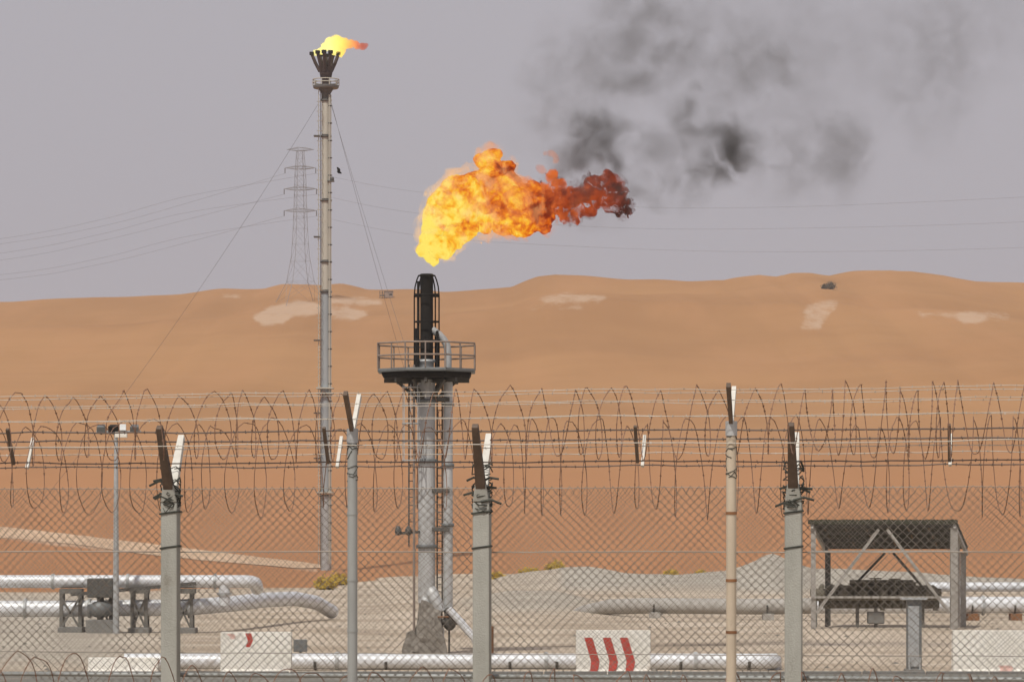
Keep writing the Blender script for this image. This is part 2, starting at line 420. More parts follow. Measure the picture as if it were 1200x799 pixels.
def desert_material():
    m, n, l, out = new_mat('desert_soil')
    b = n.new('ShaderNodeBsdfPrincipled'); b.inputs['Roughness'].default_value = 1.0
    b.inputs['Specular IOR Level'].default_value = 0.1
    at = n.new('ShaderNodeAttribute'); at.attribute_name = 'soil'
    sp = n.new('ShaderNodeSeparateColor'); l.new(at.outputs['Color'], sp.inputs[0])
    ge = n.new('ShaderNodeNewGeometry')
    def nz(scale, detail=5, rough=0.6, stretch=None):
        x = n.new('ShaderNodeTexNoise'); x.inputs['Scale'].default_value = scale; x.inputs['Detail'].default_value = detail; x.inputs['Roughness'].default_value = rough
        if stretch:
            mp = n.new('ShaderNodeMapping'); mp.inputs['Scale'].default_value = stretch
            l.new(ge.outputs['Position'], mp.inputs[0]); l.new(mp.outputs[0], x.inputs['Vector'])
        else: l.new(ge.outputs['Position'], x.inputs['Vector'])
        return x.outputs['Fac']
    def mix(fac, a, c):
        x = n.new('ShaderNodeMix'); x.data_type = 'RGBA'
        for s, i in ((fac, 0), (a, 6), (c, 7)):
            if isinstance(s, (tuple, float)): x.inputs[i].default_value = s
            else: l.new(s, x.inputs[i])
        return x.outputs[2]
    def rng_(v, a, c):
        x = n.new('ShaderNodeMapRange'); x.inputs['From Min'].default_value = a; x.inputs['From Max'].default_value = c
        x.interpolation_type = 'SMOOTHSTEP'
        l.new(v, x.inputs['Value']); return x.outputs[0]
    def math_(op, a, c):
        x = n.new('ShaderNodeMath'); x.operation = op
        for s, i in ((a, 0), (c, 1)):
            if isinstance(s, float): x.inputs[i].default_value = s
            else: l.new(s, x.inputs[i])
        return x.outputs[0]
    # wind-sorted sand: redder in broad patches at the foot, yellower up the slope
    sand = mix(rng_(nz(0.006, 4), 0.35, 0.65), (0.312, 0.162, 0.069, 1), (0.365, 0.196, 0.086, 1))
    sand = mix(math_('MULTIPLY', rng_(nz(0.05, 6, 0.65, (0.5, 1, 1)), 0.4, 0.7), 0.35), sand, (0.312, 0.162, 0.07, 1))
    sy = n.new('ShaderNodeSeparateXYZ'); l.new(ge.outputs['Position'], sy.inputs[0])
    blot = math_('MULTIPLY', rng_(nz(0.02, 5, 0.6, (1.6, 0.22, 1)), 0.40, 0.68), 0.5)
    sand = mix(blot, sand, (0.395, 0.205, 0.094, 1))
    low = rng_(sy.outputs['Z'], 38.0, 3.0)
    sand = mix(math_('MULTIPLY', low, 0.75), sand, (0.382, 0.178, 0.082, 1))
    # crushed stone yard
    grav = mix(rng_(nz(0.10, 7, 0.72), 0.40, 0.62), (0.51, 0.43, 0.34, 1), (0.37, 0.30, 0.225, 1))
    grav = mix(math_('MULTIPLY', rng_(nz(1.6, 6, 0.75), 0.5, 0.75), 0.6), grav, (0.36, 0.30, 0.235, 1))
    heap = mix(rng_(nz(0.35, 8, 0.75), 0.35, 0.7), (0.42, 0.385, 0.325, 1), (0.31, 0.28, 0.235, 1))
    grav = mix(sp.outputs[2], grav, heap)
    g = rng_(math_('ADD', sp.outputs[1], math_('MULTIPLY', math_('SUBTRACT', nz(0.12, 6, 0.7), 0.5), 0.9)), 0.35, 0.65)
    col = mix(g, sand, grav)
    p = rng_(math_('ADD', sp.outputs[0], math_('MULTIPLY', math_('SUBTRACT', nz(0.2, 7, 0.75, (0.7, 0.13, 1)), 0.5), 1.9)), 0.30, 1.0)
    col = mix(math_('MULTIPLY', p, 0.8), col, (0.46, 0.325, 0.225, 1))
    l.new(col, b.inputs['Base Color'])
    h = math_('ADD', math_('MULTIPLY', nz(0.8, 8, 0.7), 1.0), math_('MULTIPLY', nz(5.0, 4, 0.7), 0.25))
    bp = n.new('ShaderNodeBump'); bp.inputs['Strength'].default_value = 0.35; bp.inputs['Distance'].default_value = 0.25
    l.new(h, bp.inputs['Height']); l.new(bp.outputs[0], b.inputs['Normal'])
    l.new(b.outputs[0], out.inputs['Surface'])
    return m

M['desert'] = desert_material()
ys1 = np.concatenate([np.linspace(-30, 20, 12), np.geomspace(22, 480, 260)])
ys1[0:12] = np.linspace(-30, 20, 12)
def near_terrain():
    # rows in front of and behind the camera use the same formula; guard the division
    return terrain('ground', np.where(np.abs(ys1) < 1, 1.0, ys1), M['desert'], 420)
near_terrain()
terrain('sand_dunes', np.concatenate([np.linspace(480, 1000, 130), np.linspace(1003, 1560, 210), np.linspace(1570, 2500, 40)]), M['desert'], 820)
pl = MB()
B = 5200
for (x0, y0, x1, y1) in ((-B, -B, B, -28), (-B, 2400, B, B), (-B, -28, -700, 2400), (700, -28, B, 2400)):
    pl.add([(x0, y0, -0.6), (x1, y0, -0.6), (x1, y1, -0.6), (x0, y1, -0.6)], [(0, 1, 2, 3)])
me_soil = pl.build('desert_plain', M['desert']); tag(me_soil, kind='structure')

def strip(name, pts, wid, mat, lift):
    """A road sheet draped over the terrain along PTS (x, y), WID metres wide (one per point)."""
    vs, fs = [], []
    n_ = 60
    pts = [Vector((p[0], p[1])) for p in pts]
    k = len(pts) - 1
    line, ws = [], []
    for i in range(n_ + 1):
        t = i / n_ * k; j = min(int(t), k - 1); u = t - j
        p0, p1, p2, p3 = pts[max(j - 1, 0)], pts[j], pts[j + 1], pts[min(j + 2, k)]
        line.append(0.5 * ((2 * p1) + (p2 - p0) * u + (2 * p0 - 5 * p1 + 4 * p2 - p3) * u * u + (3 * p1 - p0 - 3 * p2 + p3) * u ** 3))
        ws.append(wid[j] * (1 - u) + wid[j + 1] * u)
    m_ = 6
    for i, p in enumerate(line):
        t = (line[min(i + 1, n_)] - line[max(i - 1, 0)]).normalized()
        nn = Vector((-t.y, t.x))
        for q in range(m_ + 1):
            w = p + nn * ws[i] * ((q / m_ - 0.5) + 0.05 * mnoise.noise(Vector((i * 0.5, q * 5.0, 1))))
            vs.append((w.x, w.y, float(tz(w.x, w.y)) + lift))
    for i in range(n_):
        for q in range(m_):
            a = i * (m_ + 1) + q
            fs.append((a, a + 1, a + m_ + 2, a + m_ + 1))
    b = MB(); b.add(vs, fs, True)
    return tag(b.build(name, mat), kind='structure')

M['track'] = surf('pale_graded_track', (0.56, 0.40, 0.265, 1), (0.44, 0.29, 0.18, 1), 1, 0, 0.12, 0.9, 0.3, 2)
tp = [ground_at(x, y) for x, y in ((-90, 615), (0, 624), (70, 631), (140, 639), (200, 647), (270, 655), (330, 661), (372, 666))]
strip('dirt_track', [(p.x, p.y) for p in tp], [15, 14, 12, 11, 12, 11, 9, 6], M['track'], 0.12)

# asphalt road in front of the barriers, with a kerb
rb = MB(); rb.add([(-45, 99.4, 0.05), (45, 99.4, 0.05), (45, 107.2, 0.05), (-45, 107.2, 0.05)], [(0, 1, 2, 3)])
tag(rb.build('road', M['asphalt']), kind='structure')
kb = empty('kerb', (0, 107.3, 0)); kb['kind'] = 'structure'
k0 = MB().box((-24, 107.3, 0.06), (1.96, 0.22, 0.16)).build('kerbstone', M['kerb'], kb, bevel=0.02)
for i in range(1, 25):
    k = k0.copy(); C.objects.link(k); k.location.x += 2.0 * i; k.location.z += random.uniform(-0.008, 0.008)

# ------------------------------------------------------------------ concrete post fence
NF = Vector((0.14, 1.0, 0)).normalized()     # away from the camera, square to the fences
DF = Vector((1.0, -0.14, 0)).normalized()    # along the fences, to the right
def on_fence(px, Y0_):
    u = (px - 600) / F
    Y = Y0_ / (1 + 0.14 * u)
    return Vector((u * Y, Y, 0))
def zpx(py, Y): return CAMZ + (HZ - py) * Y / F

fence = empty('concrete_fence', on_fence(565, 32.8) + Vector((0, 0, 2.5)),
    'chain link security fence on thick grey concrete posts with forked arms', 'fence')
FA, FB = on_fence(-960, 32.8), on_fence(2180, 32.8)       # ends of what is built
POSTW = 0.162
ANG = math.atan2(DF.y, DF.x)
ZP = zpx(588, 32.8)          # top of the post shaft
RISE_N, RISE_F, RUN = 0.72, 0.655, 0.46
def make_post(p):
    b = MB().box((p.x, p.y, (2.2 + ZP) / 2), (POSTW, POSTW, ZP - 2.2), ANG)
    post = b.build('concrete_post', M['concrete'], fence, bevel=0.012)
    top = Vector((p.x, p.y, ZP))
    # forked head: two tapering arms that share a block on the shaft
    MB().beam(top, top + Vector((0, 0, 0.17)), POSTW * 0.98, POSTW * 1.1, POSTW * 0.66, POSTW * 1.5, up=NF).build('fork_block', M['concrete'], post, org=wloc(fence), bevel=0.01)
    for s, rise in ((-1, RISE_N), (1, RISE_F)):
        a = top + Vector((0, 0, 0.10)) + NF * s * 0.05
        e = top + Vector((0, 0, rise)) + NF * s * RUN
        MB().beam(a, e, 0.080, 0.10, 0.070, 0.06, up=DF).build('arm', M['brownarm'] if s < 0 else M['arm'], post, org=wloc(fence), bevel=0.006)
    # loops of binding wire round the head and the shaft
    for zz, w in ((-0.10, 1.08), (-0.435, 1.04)):
        t = MB()
        c = top + Vector((0, 0, zz)); h = POSTW * w / 2
        t.tube([c + DF * (h * i) + NF * (h * j) + Vector((0, 0, 0.012 * i)) for i, j in ((-1, -1), (1, -1), (1, 1), (-1, 1))], 0.011, 5, closed=True)
        t.build('binding_wire', M['tie'], post, org=wloc(fence))
    t = MB()
    rr = random.Random(int(p.x * 100))
    for k in range(16):
        zz = rr.uniform(-0.1, 0.38); c = top + Vector((0, 0, zz)); h = 0.1
        pts = []
        a0 = rr.uniform(0, 6.28)
        for q in range(7):
            a = a0 + q * 0.75
            pts.append(c + DF * (h * math.cos(a)) + NF * (h * (1.0 + abs(zz)) * math.sin(a)) + Vector((0, 0, 0.05 * rr.uniform(-1, 1))))
        t.tube(pts, 0.006, 4)
    for k in range(5):
        c = top + Vector((0, 0, rr.uniform(-0.05, 0.22)))
        e = c + DF * rr.choice((-1, 1)) * rr.uniform(0.12, 0.2) - NF * 0.08 + Vector((0, 0, rr.uniform(-0.03, 0.05)))
        t.tube([c - NF * 0.09, (c + e) / 2 - NF * 0.05 + Vector((0, 0, 0.03)), e], 0.012, 5)
    tag(t.build('wire_tangle', M['tie'], post, org=wloc(fence)), kind='stuff')
    return post
post_px = (-895, -530, -165, 200, 565, 930, 1295, 1660, 2025)
for px in post_px: make_post(on_fence(px, 32.8))

# chain link: interlocking zig-zag wires, built as real round wire
def chain_link(name, off, pitch, z0, z1, rad, mat, phase=0.0, parent=fence, jit=0.004):
    L = (FB - FA).length
    n = int(L / (pitch / 2))
    rows = int((z1 - z0) / (pitch / 2))
    seg = []
    for w in range(n):
        pts = []
        for k in range(rows + 1):
            x = w * pitch / 2 + (pitch * 0.25 if (k + w) % 2 else -pitch * 0.25) * 1.05 + phase
            z = z0 + k * pitch / 2
            sag = 0.012 * math.sin(x * 2.1 + 0.6 * math.sin(z * 2 + phase)) 
            y = (0.004 if k % 2 else -0.004) + sag
            x += 0.5 * pitch * mnoise.noise(Vector((x * 0.35, z * 0.5, off * 9))) + random.uniform(-jit, jit)
            zz = z + 0.3 * pitch * mnoise.noise(Vector((x * 0.4, z * 0.6, 5 + off * 7))) + random.uniform(-jit, jit)
            if k == rows: zz = z + 0.02
            pts.append(FA + DF * x + NF * (off + y) + Vector((0, 0, zz)))
        seg.append(pts)
    # three-sided wires, vectorised
    A = np.array([[tuple(p) for p in s] for s in seg])            # n, rows+1, 3
    nw, nk, _ = A.shape
    d = np.array(DF); nn_ = np.array(NF)
    offs = [np.array((0, 0, rad)) * 0.0 + d * rad * math.cos(a) + nn_ * rad * math.sin(a) for a in (0.5, 2.6, 4.7)]
    # ring in the plane square to the fence line keeps the section round enough for a wire this thin
    V = np.stack([A + o for o in offs], 2).reshape(-1, 3)
    base = (np.arange(nw)[:, None] * nk + np.arange(nk - 1)[None, :]) * 3
    fs = []
    for j in range(3):
        a, b2 = base + j, base + (j + 1) % 3
        fs.append(np.stack([a, b2, b2 + 3, a + 3], -1).reshape(-1, 4))
    f = np.concatenate(fs)
    org = np.array(wloc(parent))
    me = bpy.data.meshes.new(name)
    me.vertices.add(len(V)); me.vertices.foreach_set('co', (V - org).ravel())
    me.loops.add(f.size); me.loops.foreach_set('vertex_index', f.ravel().astype(np.int32))
    me.polygons.add(len(f)); me.polygons.foreach_set('loop_start', np.arange(0, f.size, 4, dtype=np.int32))
    me.polygons.foreach_set('use_smooth', np.ones(len(f), bool))
    me.update(calc_edges=True)
    me.materials.append(mat)
    o = bpy.data.objects.new(name, me); C.objects.link(o); o.parent = parent
    return tag(o, kind='stuff')

ZM1 = zpx(571, 32.9)
chain_link('chain_link_mesh', POSTW / 2 + 0.03, 0.0835, 2.35, ZM1, 0.0037, M['wire'])
chain_link('chain_link_mesh', POSTW / 2 + 0.36, 0.0790, 2.35, ZM1 + 0.005, 0.0025, M['wire'], phase=0.03)

def strand(parent, A, Bp, rad, mat, name='barbed_strand', barbs=0.11, blen=0.02, sag=0.012, span=3.0, wob=0.006, seed=0):
    A, Bp = Vector(A), Vector(Bp)
    L = (Bp - A).length
    n = int(L / 0.25)
    r_ = random.Random(seed)
    b = MB()
    pts = []
    for i in range(n + 1):
        s = L * i / n
        p = A + (Bp - A) * (i / n)
        u = (s / span) % 1.0
        p = p + Vector((0, 0, -sag * 4 * u * (1 - u) + r_.uniform(-wob, wob)))
        pts.append(p)
    b.tube(pts, rad, 5)
    if barbs:
        s = 0.05
        while s < L:
            p = A + (Bp - A) * (s / L)
            i = min(int(s / L * n), n - 1)
            p = pts[i].lerp(pts[i + 1], s / L * n - i)
            for q in range(2):
                a = r_.uniform(0, 6.28)
                dv = Vector((r_.uniform(-.4, .4), math.cos(a), math.sin(a))) * blen
                b.tube([p - dv, p + dv], rad * 0.7, 3)
            s += barbs * r_.uniform(0.8, 1.2)
    return b.build(name, mat, parent)

# strands on the arms: three on the near row, three on the far row
def arm_pt(s, fr):
    rise = RISE_N if s < 0 else RISE_F
    return NF * s * (0.05 + (RUN - 0.05) * fr) + Vector((0, 0, ZP + 0.10 + (rise - 0.10) * fr))
sd = 0
for s in (-1, 1):
    for fr, rad in ((0.93, 0.0078), (0.68, 0.004), (0.46, 0.0064)):
        sd += 1
        o = arm_pt(s, fr)
        strand(fence, FA + o, FB + o, rad, M['barbed'] if rad > 0.005 else M['wire_pale'], seed=sd, blen=0.015)
# spreaders that keep the strands apart between two posts
for px in (-712, -340, 24, 390, 750, 1113, 1475, 1842):
    p = on_fence(px, 32.8)
    for s in (-1, 1):
        a, e = p + arm_pt(s, 0.44), p + arm_pt(s, 0.98)
        MB().beam(a, e, 0.034, 0.03, up=DF).build('wire_spreader', M['brownarm'] if s < 0 else M['arm'], fence)
# plain line wires that hold the mesh, and the rail at its foot
for py, rad in ((571, 0.0035), (646, 0.006), (766, 0.004)):
    z = zpx(py, 32.8)
    strand(fence, FA + NF * 0.1 + Vector((0, 0, z)), FB + NF * 0.1 + Vector((0, 0, z)), rad, M['wire'], 'line_wire', barbs=0, sag=0.006, wob=0.002, seed=int(py))
z = zpx(793, 32.8)
MB().tube([FA + NF * 0.14 + Vector((0, 0, z)), FB + NF * 0.14 + Vector((0, 0, z))], 0.022, 8).build('bottom_rail', M['postgalv'], fence)

# ------------------------------------------------------------------ slim post fence in front
YT = 27.0
slim = empty('barbed_wire_fence', on_fence(413, YT) + Vector((0, 0, 2.5)),
    'taller barbed wire fence on slim round metal posts with V shaped tops', 'fence')
SA, SB = on_fence(-960, YT), on_fence(2180, YT)
ZS = zpx(502, YT)
def slim_post(px, mat, dtop, label=None):
    p = on_fence(px, YT)
    zt = ZS + dtop
    b = MB().tube([(p.x, p.y, 2.2), (p.x, p.y, zt)], 0.040, 14)
    post = b.build('post', mat, slim)
    if label: post['label'] = label
    for py in (603, 681, 741):
        MB().tube([(p.x, p.y, zpx(py, YT)), (p.x, p.y, zpx(py, YT) + 0.022)], 0.0445, 12).build('clip', M['postgalv'] if mat is M['postgalv'] else M['rust'], post, org=wloc(slim))
    MB().tube([(p.x, p.y, zt - 0.11), (p.x, p.y, zt + 0.005)], 0.046, 14).build('collar', M['galv'], post, org=wloc(slim))
    for s in (-1, 1):
        a = Vector((p.x, p.y, zt - 0.02)) + NF * s * 0.012
        e = Vector((p.x, p.y, zt + 0.275)) + NF * s * 0.30
        MB().beam(a, e, 0.045, 0.03, 0.05, 0.034, up=DF).build('arm', M['brownarm'] if s < 0 else M['arm'], post, org=wloc(slim))
    t = MB(); r_ = random.Random(px)
    for k in range(9):
        c = Vector((p.x, p.y, zt - r_.uniform(0.02, 0.45)))
        a0 = r_.uniform(0, 6.28)
        t.tube([c + Vector((0.043 * math.cos(a0 + q * 0.8), 0.043 * math.sin(a0 + q * 0.8), 0.01 * q * r_.uniform(-1, 1))) for q in range(6)], 0.004, 4)
    tag(t.build('tie_wire', M['tie'], post, org=wloc(slim)), kind='stuff')
slim_post(-31, M['postgalv'], 0.0)
slim_post(413, M['postgalv'], 0.0, 'grey galvanised post')
slim_post(857, M['postbeige'], 0.045, 'beige weathered post')
slim_post(1301, M['postgalv'], 0.03)
for px in (-919, -475, 1745, 2150): slim_post(px, M['postgalv'], 0.02)
for s in (-1, 1):
    for fr, rad in ((0.94, 0.0026), (0.63, 0.0026), (0.22, 0.0026)):
        sd += 1
        o = NF * s * (0.012 + 0.288 * fr) + Vector((0, 0, ZS + 0.27 * fr))
        strand(slim, SA + o, SB + o + Vector((0, 0, 0.07)), rad, M['wire_pale'], seed=sd, blen=0.014, barbs=0.1)
sd += 1
for py in (523,):
    strand(slim, SA + Vector((0, 0, zpx(py, YT))) - NF * 0.045, SB + Vector((0, 0, zpx(py, YT) + 0.05)) - NF * 0.045, 0.004, M['wire_pale'], 'line_wire', seed=sd, blen=0.012)

# ------------------------------------------------------------------ razor wire coils (concertinas)
def coil(A, Bp, zc, rad, pitch, mat, label, seed, wr=0.0055, sq=1.0, zvar=0.02, peak=0.0):
    A, Bp = Vector(A), Vector(Bp)
    L = (Bp - A).length
    r_ = random.Random(seed)
    b = MB()
    turns = int(L / pitch)
    per = 22
    pts = []
    x = 0.0
    prevr = rad
    x_t = 0.0
    for t in range(turns):
        pr = pitch * r_.choice((r_.uniform(0.5, 0.8), r_.uniform(0.8, 1.15), r_.uniform(1.1, 1.6)))
        rr = rad * r_.uniform(0.84, 1.08)
        lean = r_.uniform(-0.7, 0.7) * pitch
        zz = r_.uniform(-zvar, zvar)
        dy = r_.uniform(-0.03, 0.03)
        for k in range(per):
            u = k / per
            a = 2 * math.pi * u
            rk = prevr * (1 - u) + rr * u
            kink = 1 + 0.03 * math.sin(5 * a + t)
            xx = x_t + pr * u + lean * math.sin(a) * 0.35
            pts.append(A + DF * xx + NF * (rk * kink * math.sin(a) * sq + dy) + Vector((0, 0, zc(xx) + zz + rk * kink * (math.cos(a) if math.cos(a) < 0 else peak * (1 - 4 * min(u, 1 - u)) + (1 - peak) * math.cos(a)))))
        x_t += pr
        prevr = rr
        if x_t > L: break
    b.tube(pts, wr, 5)
    # razor barbs: short flat blades along the tape
    for i in range(0, len(pts) - 1, 1):
        for q in (r_.random(),):
            p = pts[i].lerp(pts[i + 1], q)
            t = (pts[i + 1] - pts[i]).normalized()
            s = t.orthogonal().normalized()
            s = Matrix.Rotation(r_.uniform(0, 6.28), 3, t) @ s
            h = t * 0.010
            w = s * 0.010
            b.add([p - h - w, p + h * 0.2, p + h - w * 0.7, p - h + w, p, p + h + w * 0.7], [(0, 1, 2), (3, 4, 5)])
    o = b.build('razor_wire_coil', mat, None, org=(A.x, A.y, float(zc(0))))
    return tag(o, label, 'razor wire', 'coils of razor wire on the fences')
zB, zA_ = zpx(547, 33.3), zpx(499, 26.8)
coil(FA + NF * 0.57, FB + NF * 0.57, lambda x: zB, 0.46, 0.25, M['rustwire'], 'rusty razor wire coil sagging over the top of the chain link mesh', 11, 0.0042)
coil(SA + NF * 0.36, SB + NF * 0.36, lambda x: zA_ + 0.0035 * x, 0.285, 0.185, M['rustwire'], 'highest rusty razor wire coil with peaks against the bare dune', 23, 0.0036, peak=0.6)
coil(FA - NF * 0.62, FB - NF * 0.62, lambda x: zpx(811, 32.2) - 0.11 * float(smooth01(np.array((x - 10.0) / 1.2))), 0.33, 0.33, M['rustwire'], 'lowest rusty razor wire coil lying on the ground at the fence foot', 31, 0.0046)

# ------------------------------------------------------------------ near flare stack
Y1 = 129.0
S1 = Y1 / F
def Q(px, py, dy=0.0):
    """Point on the near stack: photo column and row at the stack's distance, then DY metres deeper."""
    v = P(px, py, Y1); v.y += dy
    return v
stack = empty('flare_stack', Q(500, 765), 'short flare stack with sooty burner, round platform and railing', 'flare stack')
CX = Q(500, 765).x
def lathe_part(name, px, rows, mat, parent=stack, dy=0.0, n=24):
    c = Q(px, 0, dy)
    return MB().lathe((c.x, c.y, 0), [(r * S1, Q(0, py).z) for py, r in rows], n).build(name, mat, parent)
def sub(o, child):            # nest a part one level deeper; both already sit in the thing's frame
    child.parent = o
    return child
def local(name, mb, mat, part):
    """Sub-part: parts carry no offset of their own, so the thing's origin serves."""
    return mb.build(name, mat, part, org=wloc(part))

riser = lathe_part('riser_pipe', 500, [(700, 10), (640, 10), (560, 10), (445, 10)], M['stackpipe'])
for py in (540, 640, 470):
    local('flange', MB().lathe((CX, Y1, 0), [(10.2 * S1, Q(0, py + 2.2).z), (12.4 * S1, Q(0, py + 2.2).z), (12.4 * S1, Q(0, py - 2.2).z), (10.2 * S1, Q(0, py - 2.2).z)], 24), M['platform'], riser)
# elbow at the foot of the riser
MB().tube([Q(500, 706), Q(500, 694), Q(502, 690), Q(507, 697, -.2), Q(512, 706, -.3), Q(516, 716, -.3)], [10 * S1, 10 * S1, 9.6 * S1, 8 * S1, 7 * S1, 6.5 * S1], 16).build('elbow', M['stackpipe'], stack)
# rough plinth: a battered block with a toe on the left
b = MB()
b.add([Q(*p) for p in ((494, 700, -.5), (518, 708, -.5), (522, 764.8, -.8), (484, 764.8, -.8), (494, 700, .5), (518, 708, .5), (522, 764.8, .8), (484, 764.8, .8))],
      [(0, 3, 2, 1), (4, 5, 6, 7), (0, 1, 5, 4), (1, 2, 6, 5), (2, 3, 7, 6), (3, 0, 4, 7)])
b.roughen(9, 0.14, 1.6).build('plinth', M['plinth'], stack)
b = MB()
b.add([Q(*p) for p in ((478, 741, -.6), (486, 738, -.6), (489, 764.9, -.7), (471, 764.9, -.7), (478, 741, .4), (486, 738, .4), (489, 764.9, .6), (471, 764.9, .6))],
      [(0, 3, 2, 1), (4, 5, 6, 7), (0, 1, 5, 4), (1, 2, 6, 5), (2, 3, 7, 6), (3, 0, 4, 7)])
b.roughen(6, 0.12, 2.2).build('plinth_toe', M['plinth'], stack)
# secondary gas line that climbs beside the riser and joins the burner through a bend
side = [Q(525, 722), Q(525, 600), Q(525, 450), Q(525, 412), Q(523.8, 404), Q(520, 397), Q(514, 391.5), Q(508, 387)]
gas = MB().tube([Q(525, 716), Q(525, 600), Q(525, 446)], 5.6 * S1, 14).build('gas_pipe', M['stackpipe'], stack)
for py in (474, 545, 615):
    local('flange', MB().lathe((Q(525, 0).x, Y1, 0), [(5.7 * S1, Q(0, py + 2).z), (7.4 * S1, Q(0, py + 2).z), (7.4 * S1, Q(0, py - 2).z), (5.7 * S1, Q(0, py - 2).z)], 16), M['platform'], gas)
MB().tube([Q(525, 446), Q(525, 414), Q(523.8, 405), Q(520, 398), Q(514, 391.5), Q(506, 386)], 4.3 * S1, 14).build('inlet_bend', M['galv'], stack)
# burner barrel
lathe_part('burner_barrel', 500, [(430, 7.6), (400, 7.6), (360, 7.5), (324, 7.6), (322, 8.2), (321, 7.2)], M['soot'])
lathe_part('barrel_flange', 500, [(434, 8.5), (424.8, 8.5), (424.6, 10), (421.5, 10), (421.3, 8.0)], M['galv'])
# guard of bars round the burner
cage = empty('heat_guard', (0, 0, 0)); cage.parent = stack
def ring_part(name, py, r, tr, mat, parent, dy=0.0, px=500, n=28):
    c = Q(px, py, dy)
    return MB().ring((c.x, c.y, c.z), r * S1, tr, n).build(name, mat, parent, org=wloc(stack))
for py, r in ((323, 9.5), (346, 14.5), (377, 14.5), (399, 14.5)):
    ring_part('guard_ring', py, r, 0.024, M['soot'], cage)
for a in (0, R(47), R(133), R(180), R(90)):
    pts = []
    for py, r in ((430, 14.5), (346, 14.5), (336, 13.6), (328, 11.5), (323, 9.5)):
        c = Q(500, py)
        pts.append((c.x + r * S1 * math.cos(a), c.y + r * S1 * math.sin(a), c.z))
    MB().tube(pts, 0.027, 6).build('guard_bar', M['soot'], cage, org=wloc(stack))
for a in (R(10), R(172)):
    c = Q(500, 346)
    MB().beam((c.x + 7.6 * S1 * math.cos(a), c.y + 7.6 * S1 * math.sin(a), c.z), (c.x + 15 * S1 * math.cos(a), c.y + 15 * S1 * math.sin(a), c.z), 0.09, 0.14).build('guard_bracket', M['soot'], cage, org=wloc(stack))
# pilot gas tubes on the left of the barrel
for px, y0, y1 in ((490.3, 330, 432), (488.0, 385, 436), (512.5, 388, 436)):
    MB().tube([Q(px, y1, -.2), Q(px, y0, -.2)], 0.05, 8).build('pilot_tube', M['soot'], stack)
# platform: eight-sided deck with a deep dark rim and brackets under it
PR = 60.0
deck = MB()
def octa(py, r):
    c = Q(500, py)
    return [(c.x + r * S1 * math.cos(2 * math.pi * (k + 0.5) / 8), c.y + r * S1 * math.sin(2 * math.pi * (k + 0.5) / 8), c.z) for k in range(8)]
vs = octa(437, PR + 1) + octa(435, PR + 1.5) + octa(433, PR + 1)
deck.add(vs, [tuple(range(7, -1, -1)), tuple(range(16, 24))] + [(i * 8 + k, i * 8 + (k + 1) % 8, (i + 1) * 8 + (k + 1) % 8, (i + 1) * 8 + k) for i in range(2) for k in range(8)])
platform = deck.build('platform', M['platform'], stack)
skirt = MB(); vs = octa(443.5, PR - 6) + octa(440, PR - 4) + octa(437.02, PR - 3.5)
skirt.add(vs, [tuple(range(7, -1, -1)), tuple(range(16, 24))] + [(i * 8 + k, i * 8 + (k + 1) % 8, (i + 1) * 8 + (k + 1) % 8, (i + 1) * 8 + k) for i in range(2) for k in range(8)])
local('rim_frame', skirt, M['soot'], platform)
for k in range(8):
    a = 2 * math.pi * k / 8
    c = Q(500, 444.5)
    local('floor_beam', MB().beam((c.x + 11 * S1 * math.cos(a), c.y + 11 * S1 * math.sin(a), c.z - .06), (c.x + 50 * S1 * math.cos(a), c.y + 50 * S1 * math.sin(a), c.z - .06), 0.1, 0.14), M['darksteel'], platform)
for k in range(6):
    a = 2 * math.pi * (k + 0.1) / 6
    c0, c1 = Q(500, 468), Q(500, 445)
    local('bracket', MB().beam((c0.x + 10 * S1 * math.cos(a), c0.y + 10 * S1 * math.sin(a), c0.z), (c1.x + 37 * S1 * math.cos(a), c1.y + 37 * S1 * math.sin(a), c1.z), 0.11, 0.11), M['darksteel'], platform)
# railing
rail = empty('railing', (0, 0, 0)); rail.parent = stack
for py in (403.5, 418):
    v8 = octa(py, PR + 1)
    MB().tube(v8, 0.034, 6, closed=True).build('handrail', M['railing'], rail, org=wloc(stack))
v8 = octa(433, PR + 1); t8 = octa(403.5, PR + 1)
for k in range(8):
    a0, a1 = Vector(v8[k]), Vector(t8[k]); b0, b1 = Vector(v8[(k + 1) % 8]), Vector(t8[(k + 1) % 8])
    MB().tube([a0, a1], 0.03, 6).build('baluster', M['railing'], rail, org=wloc(stack))
    MB().tube([(a0 + b0) / 2, (a1 + b1) / 2], 0.03, 6).build('baluster', M['railing'], rail, org=wloc(stack))
# ladder with safety hoops on the left, below the platform, then a stay pipe
lad = empty('ladder', (0, 0, 0)); lad.parent = stack
for px in (479.5, 485.5):
    MB().tube([Q(px, 747 if px > 480 else 640, -.35), Q(px, 428, -.35)], 0.05 if px > 480 else 0.03, 6).build('stringer', M['railing'] if px > 480 else M['darksteel'], lad, org=wloc(stack))
y = 440
while y < 625:
    MB().tube([Q(479.5, y, -.35), Q(485.5, y, -.35)], 0.022, 5).build('rung', M['darksteel'], lad, org=wloc(stack))
    y += 9.5
for py in (455, 476, 497, 518, 540):
    c = Q(482.5, py, -.75)
    MB().tube([(c.x + 0.33 * math.cos(R(a)), c.y + 0.38 * math.sin(R(a)) , c.z) for a in range(-230, 60, 24)], 0.025, 5).build('safety_hoop', M['galv'], lad, org=wloc(stack))
c0, c1 = Q(482.5, 541, -.75), Q(482.5, 452, -.75)
for a in (-200, -140, -90, -40, 20):
    MB().tube([(c.x + 0.33 * math.cos(R(a)), c.y + 0.38 * math.sin(R(a)), c.z) for c in (c0, c1)], 0.02, 4).build('cage_strap', M['galv'], lad, org=wloc(stack))
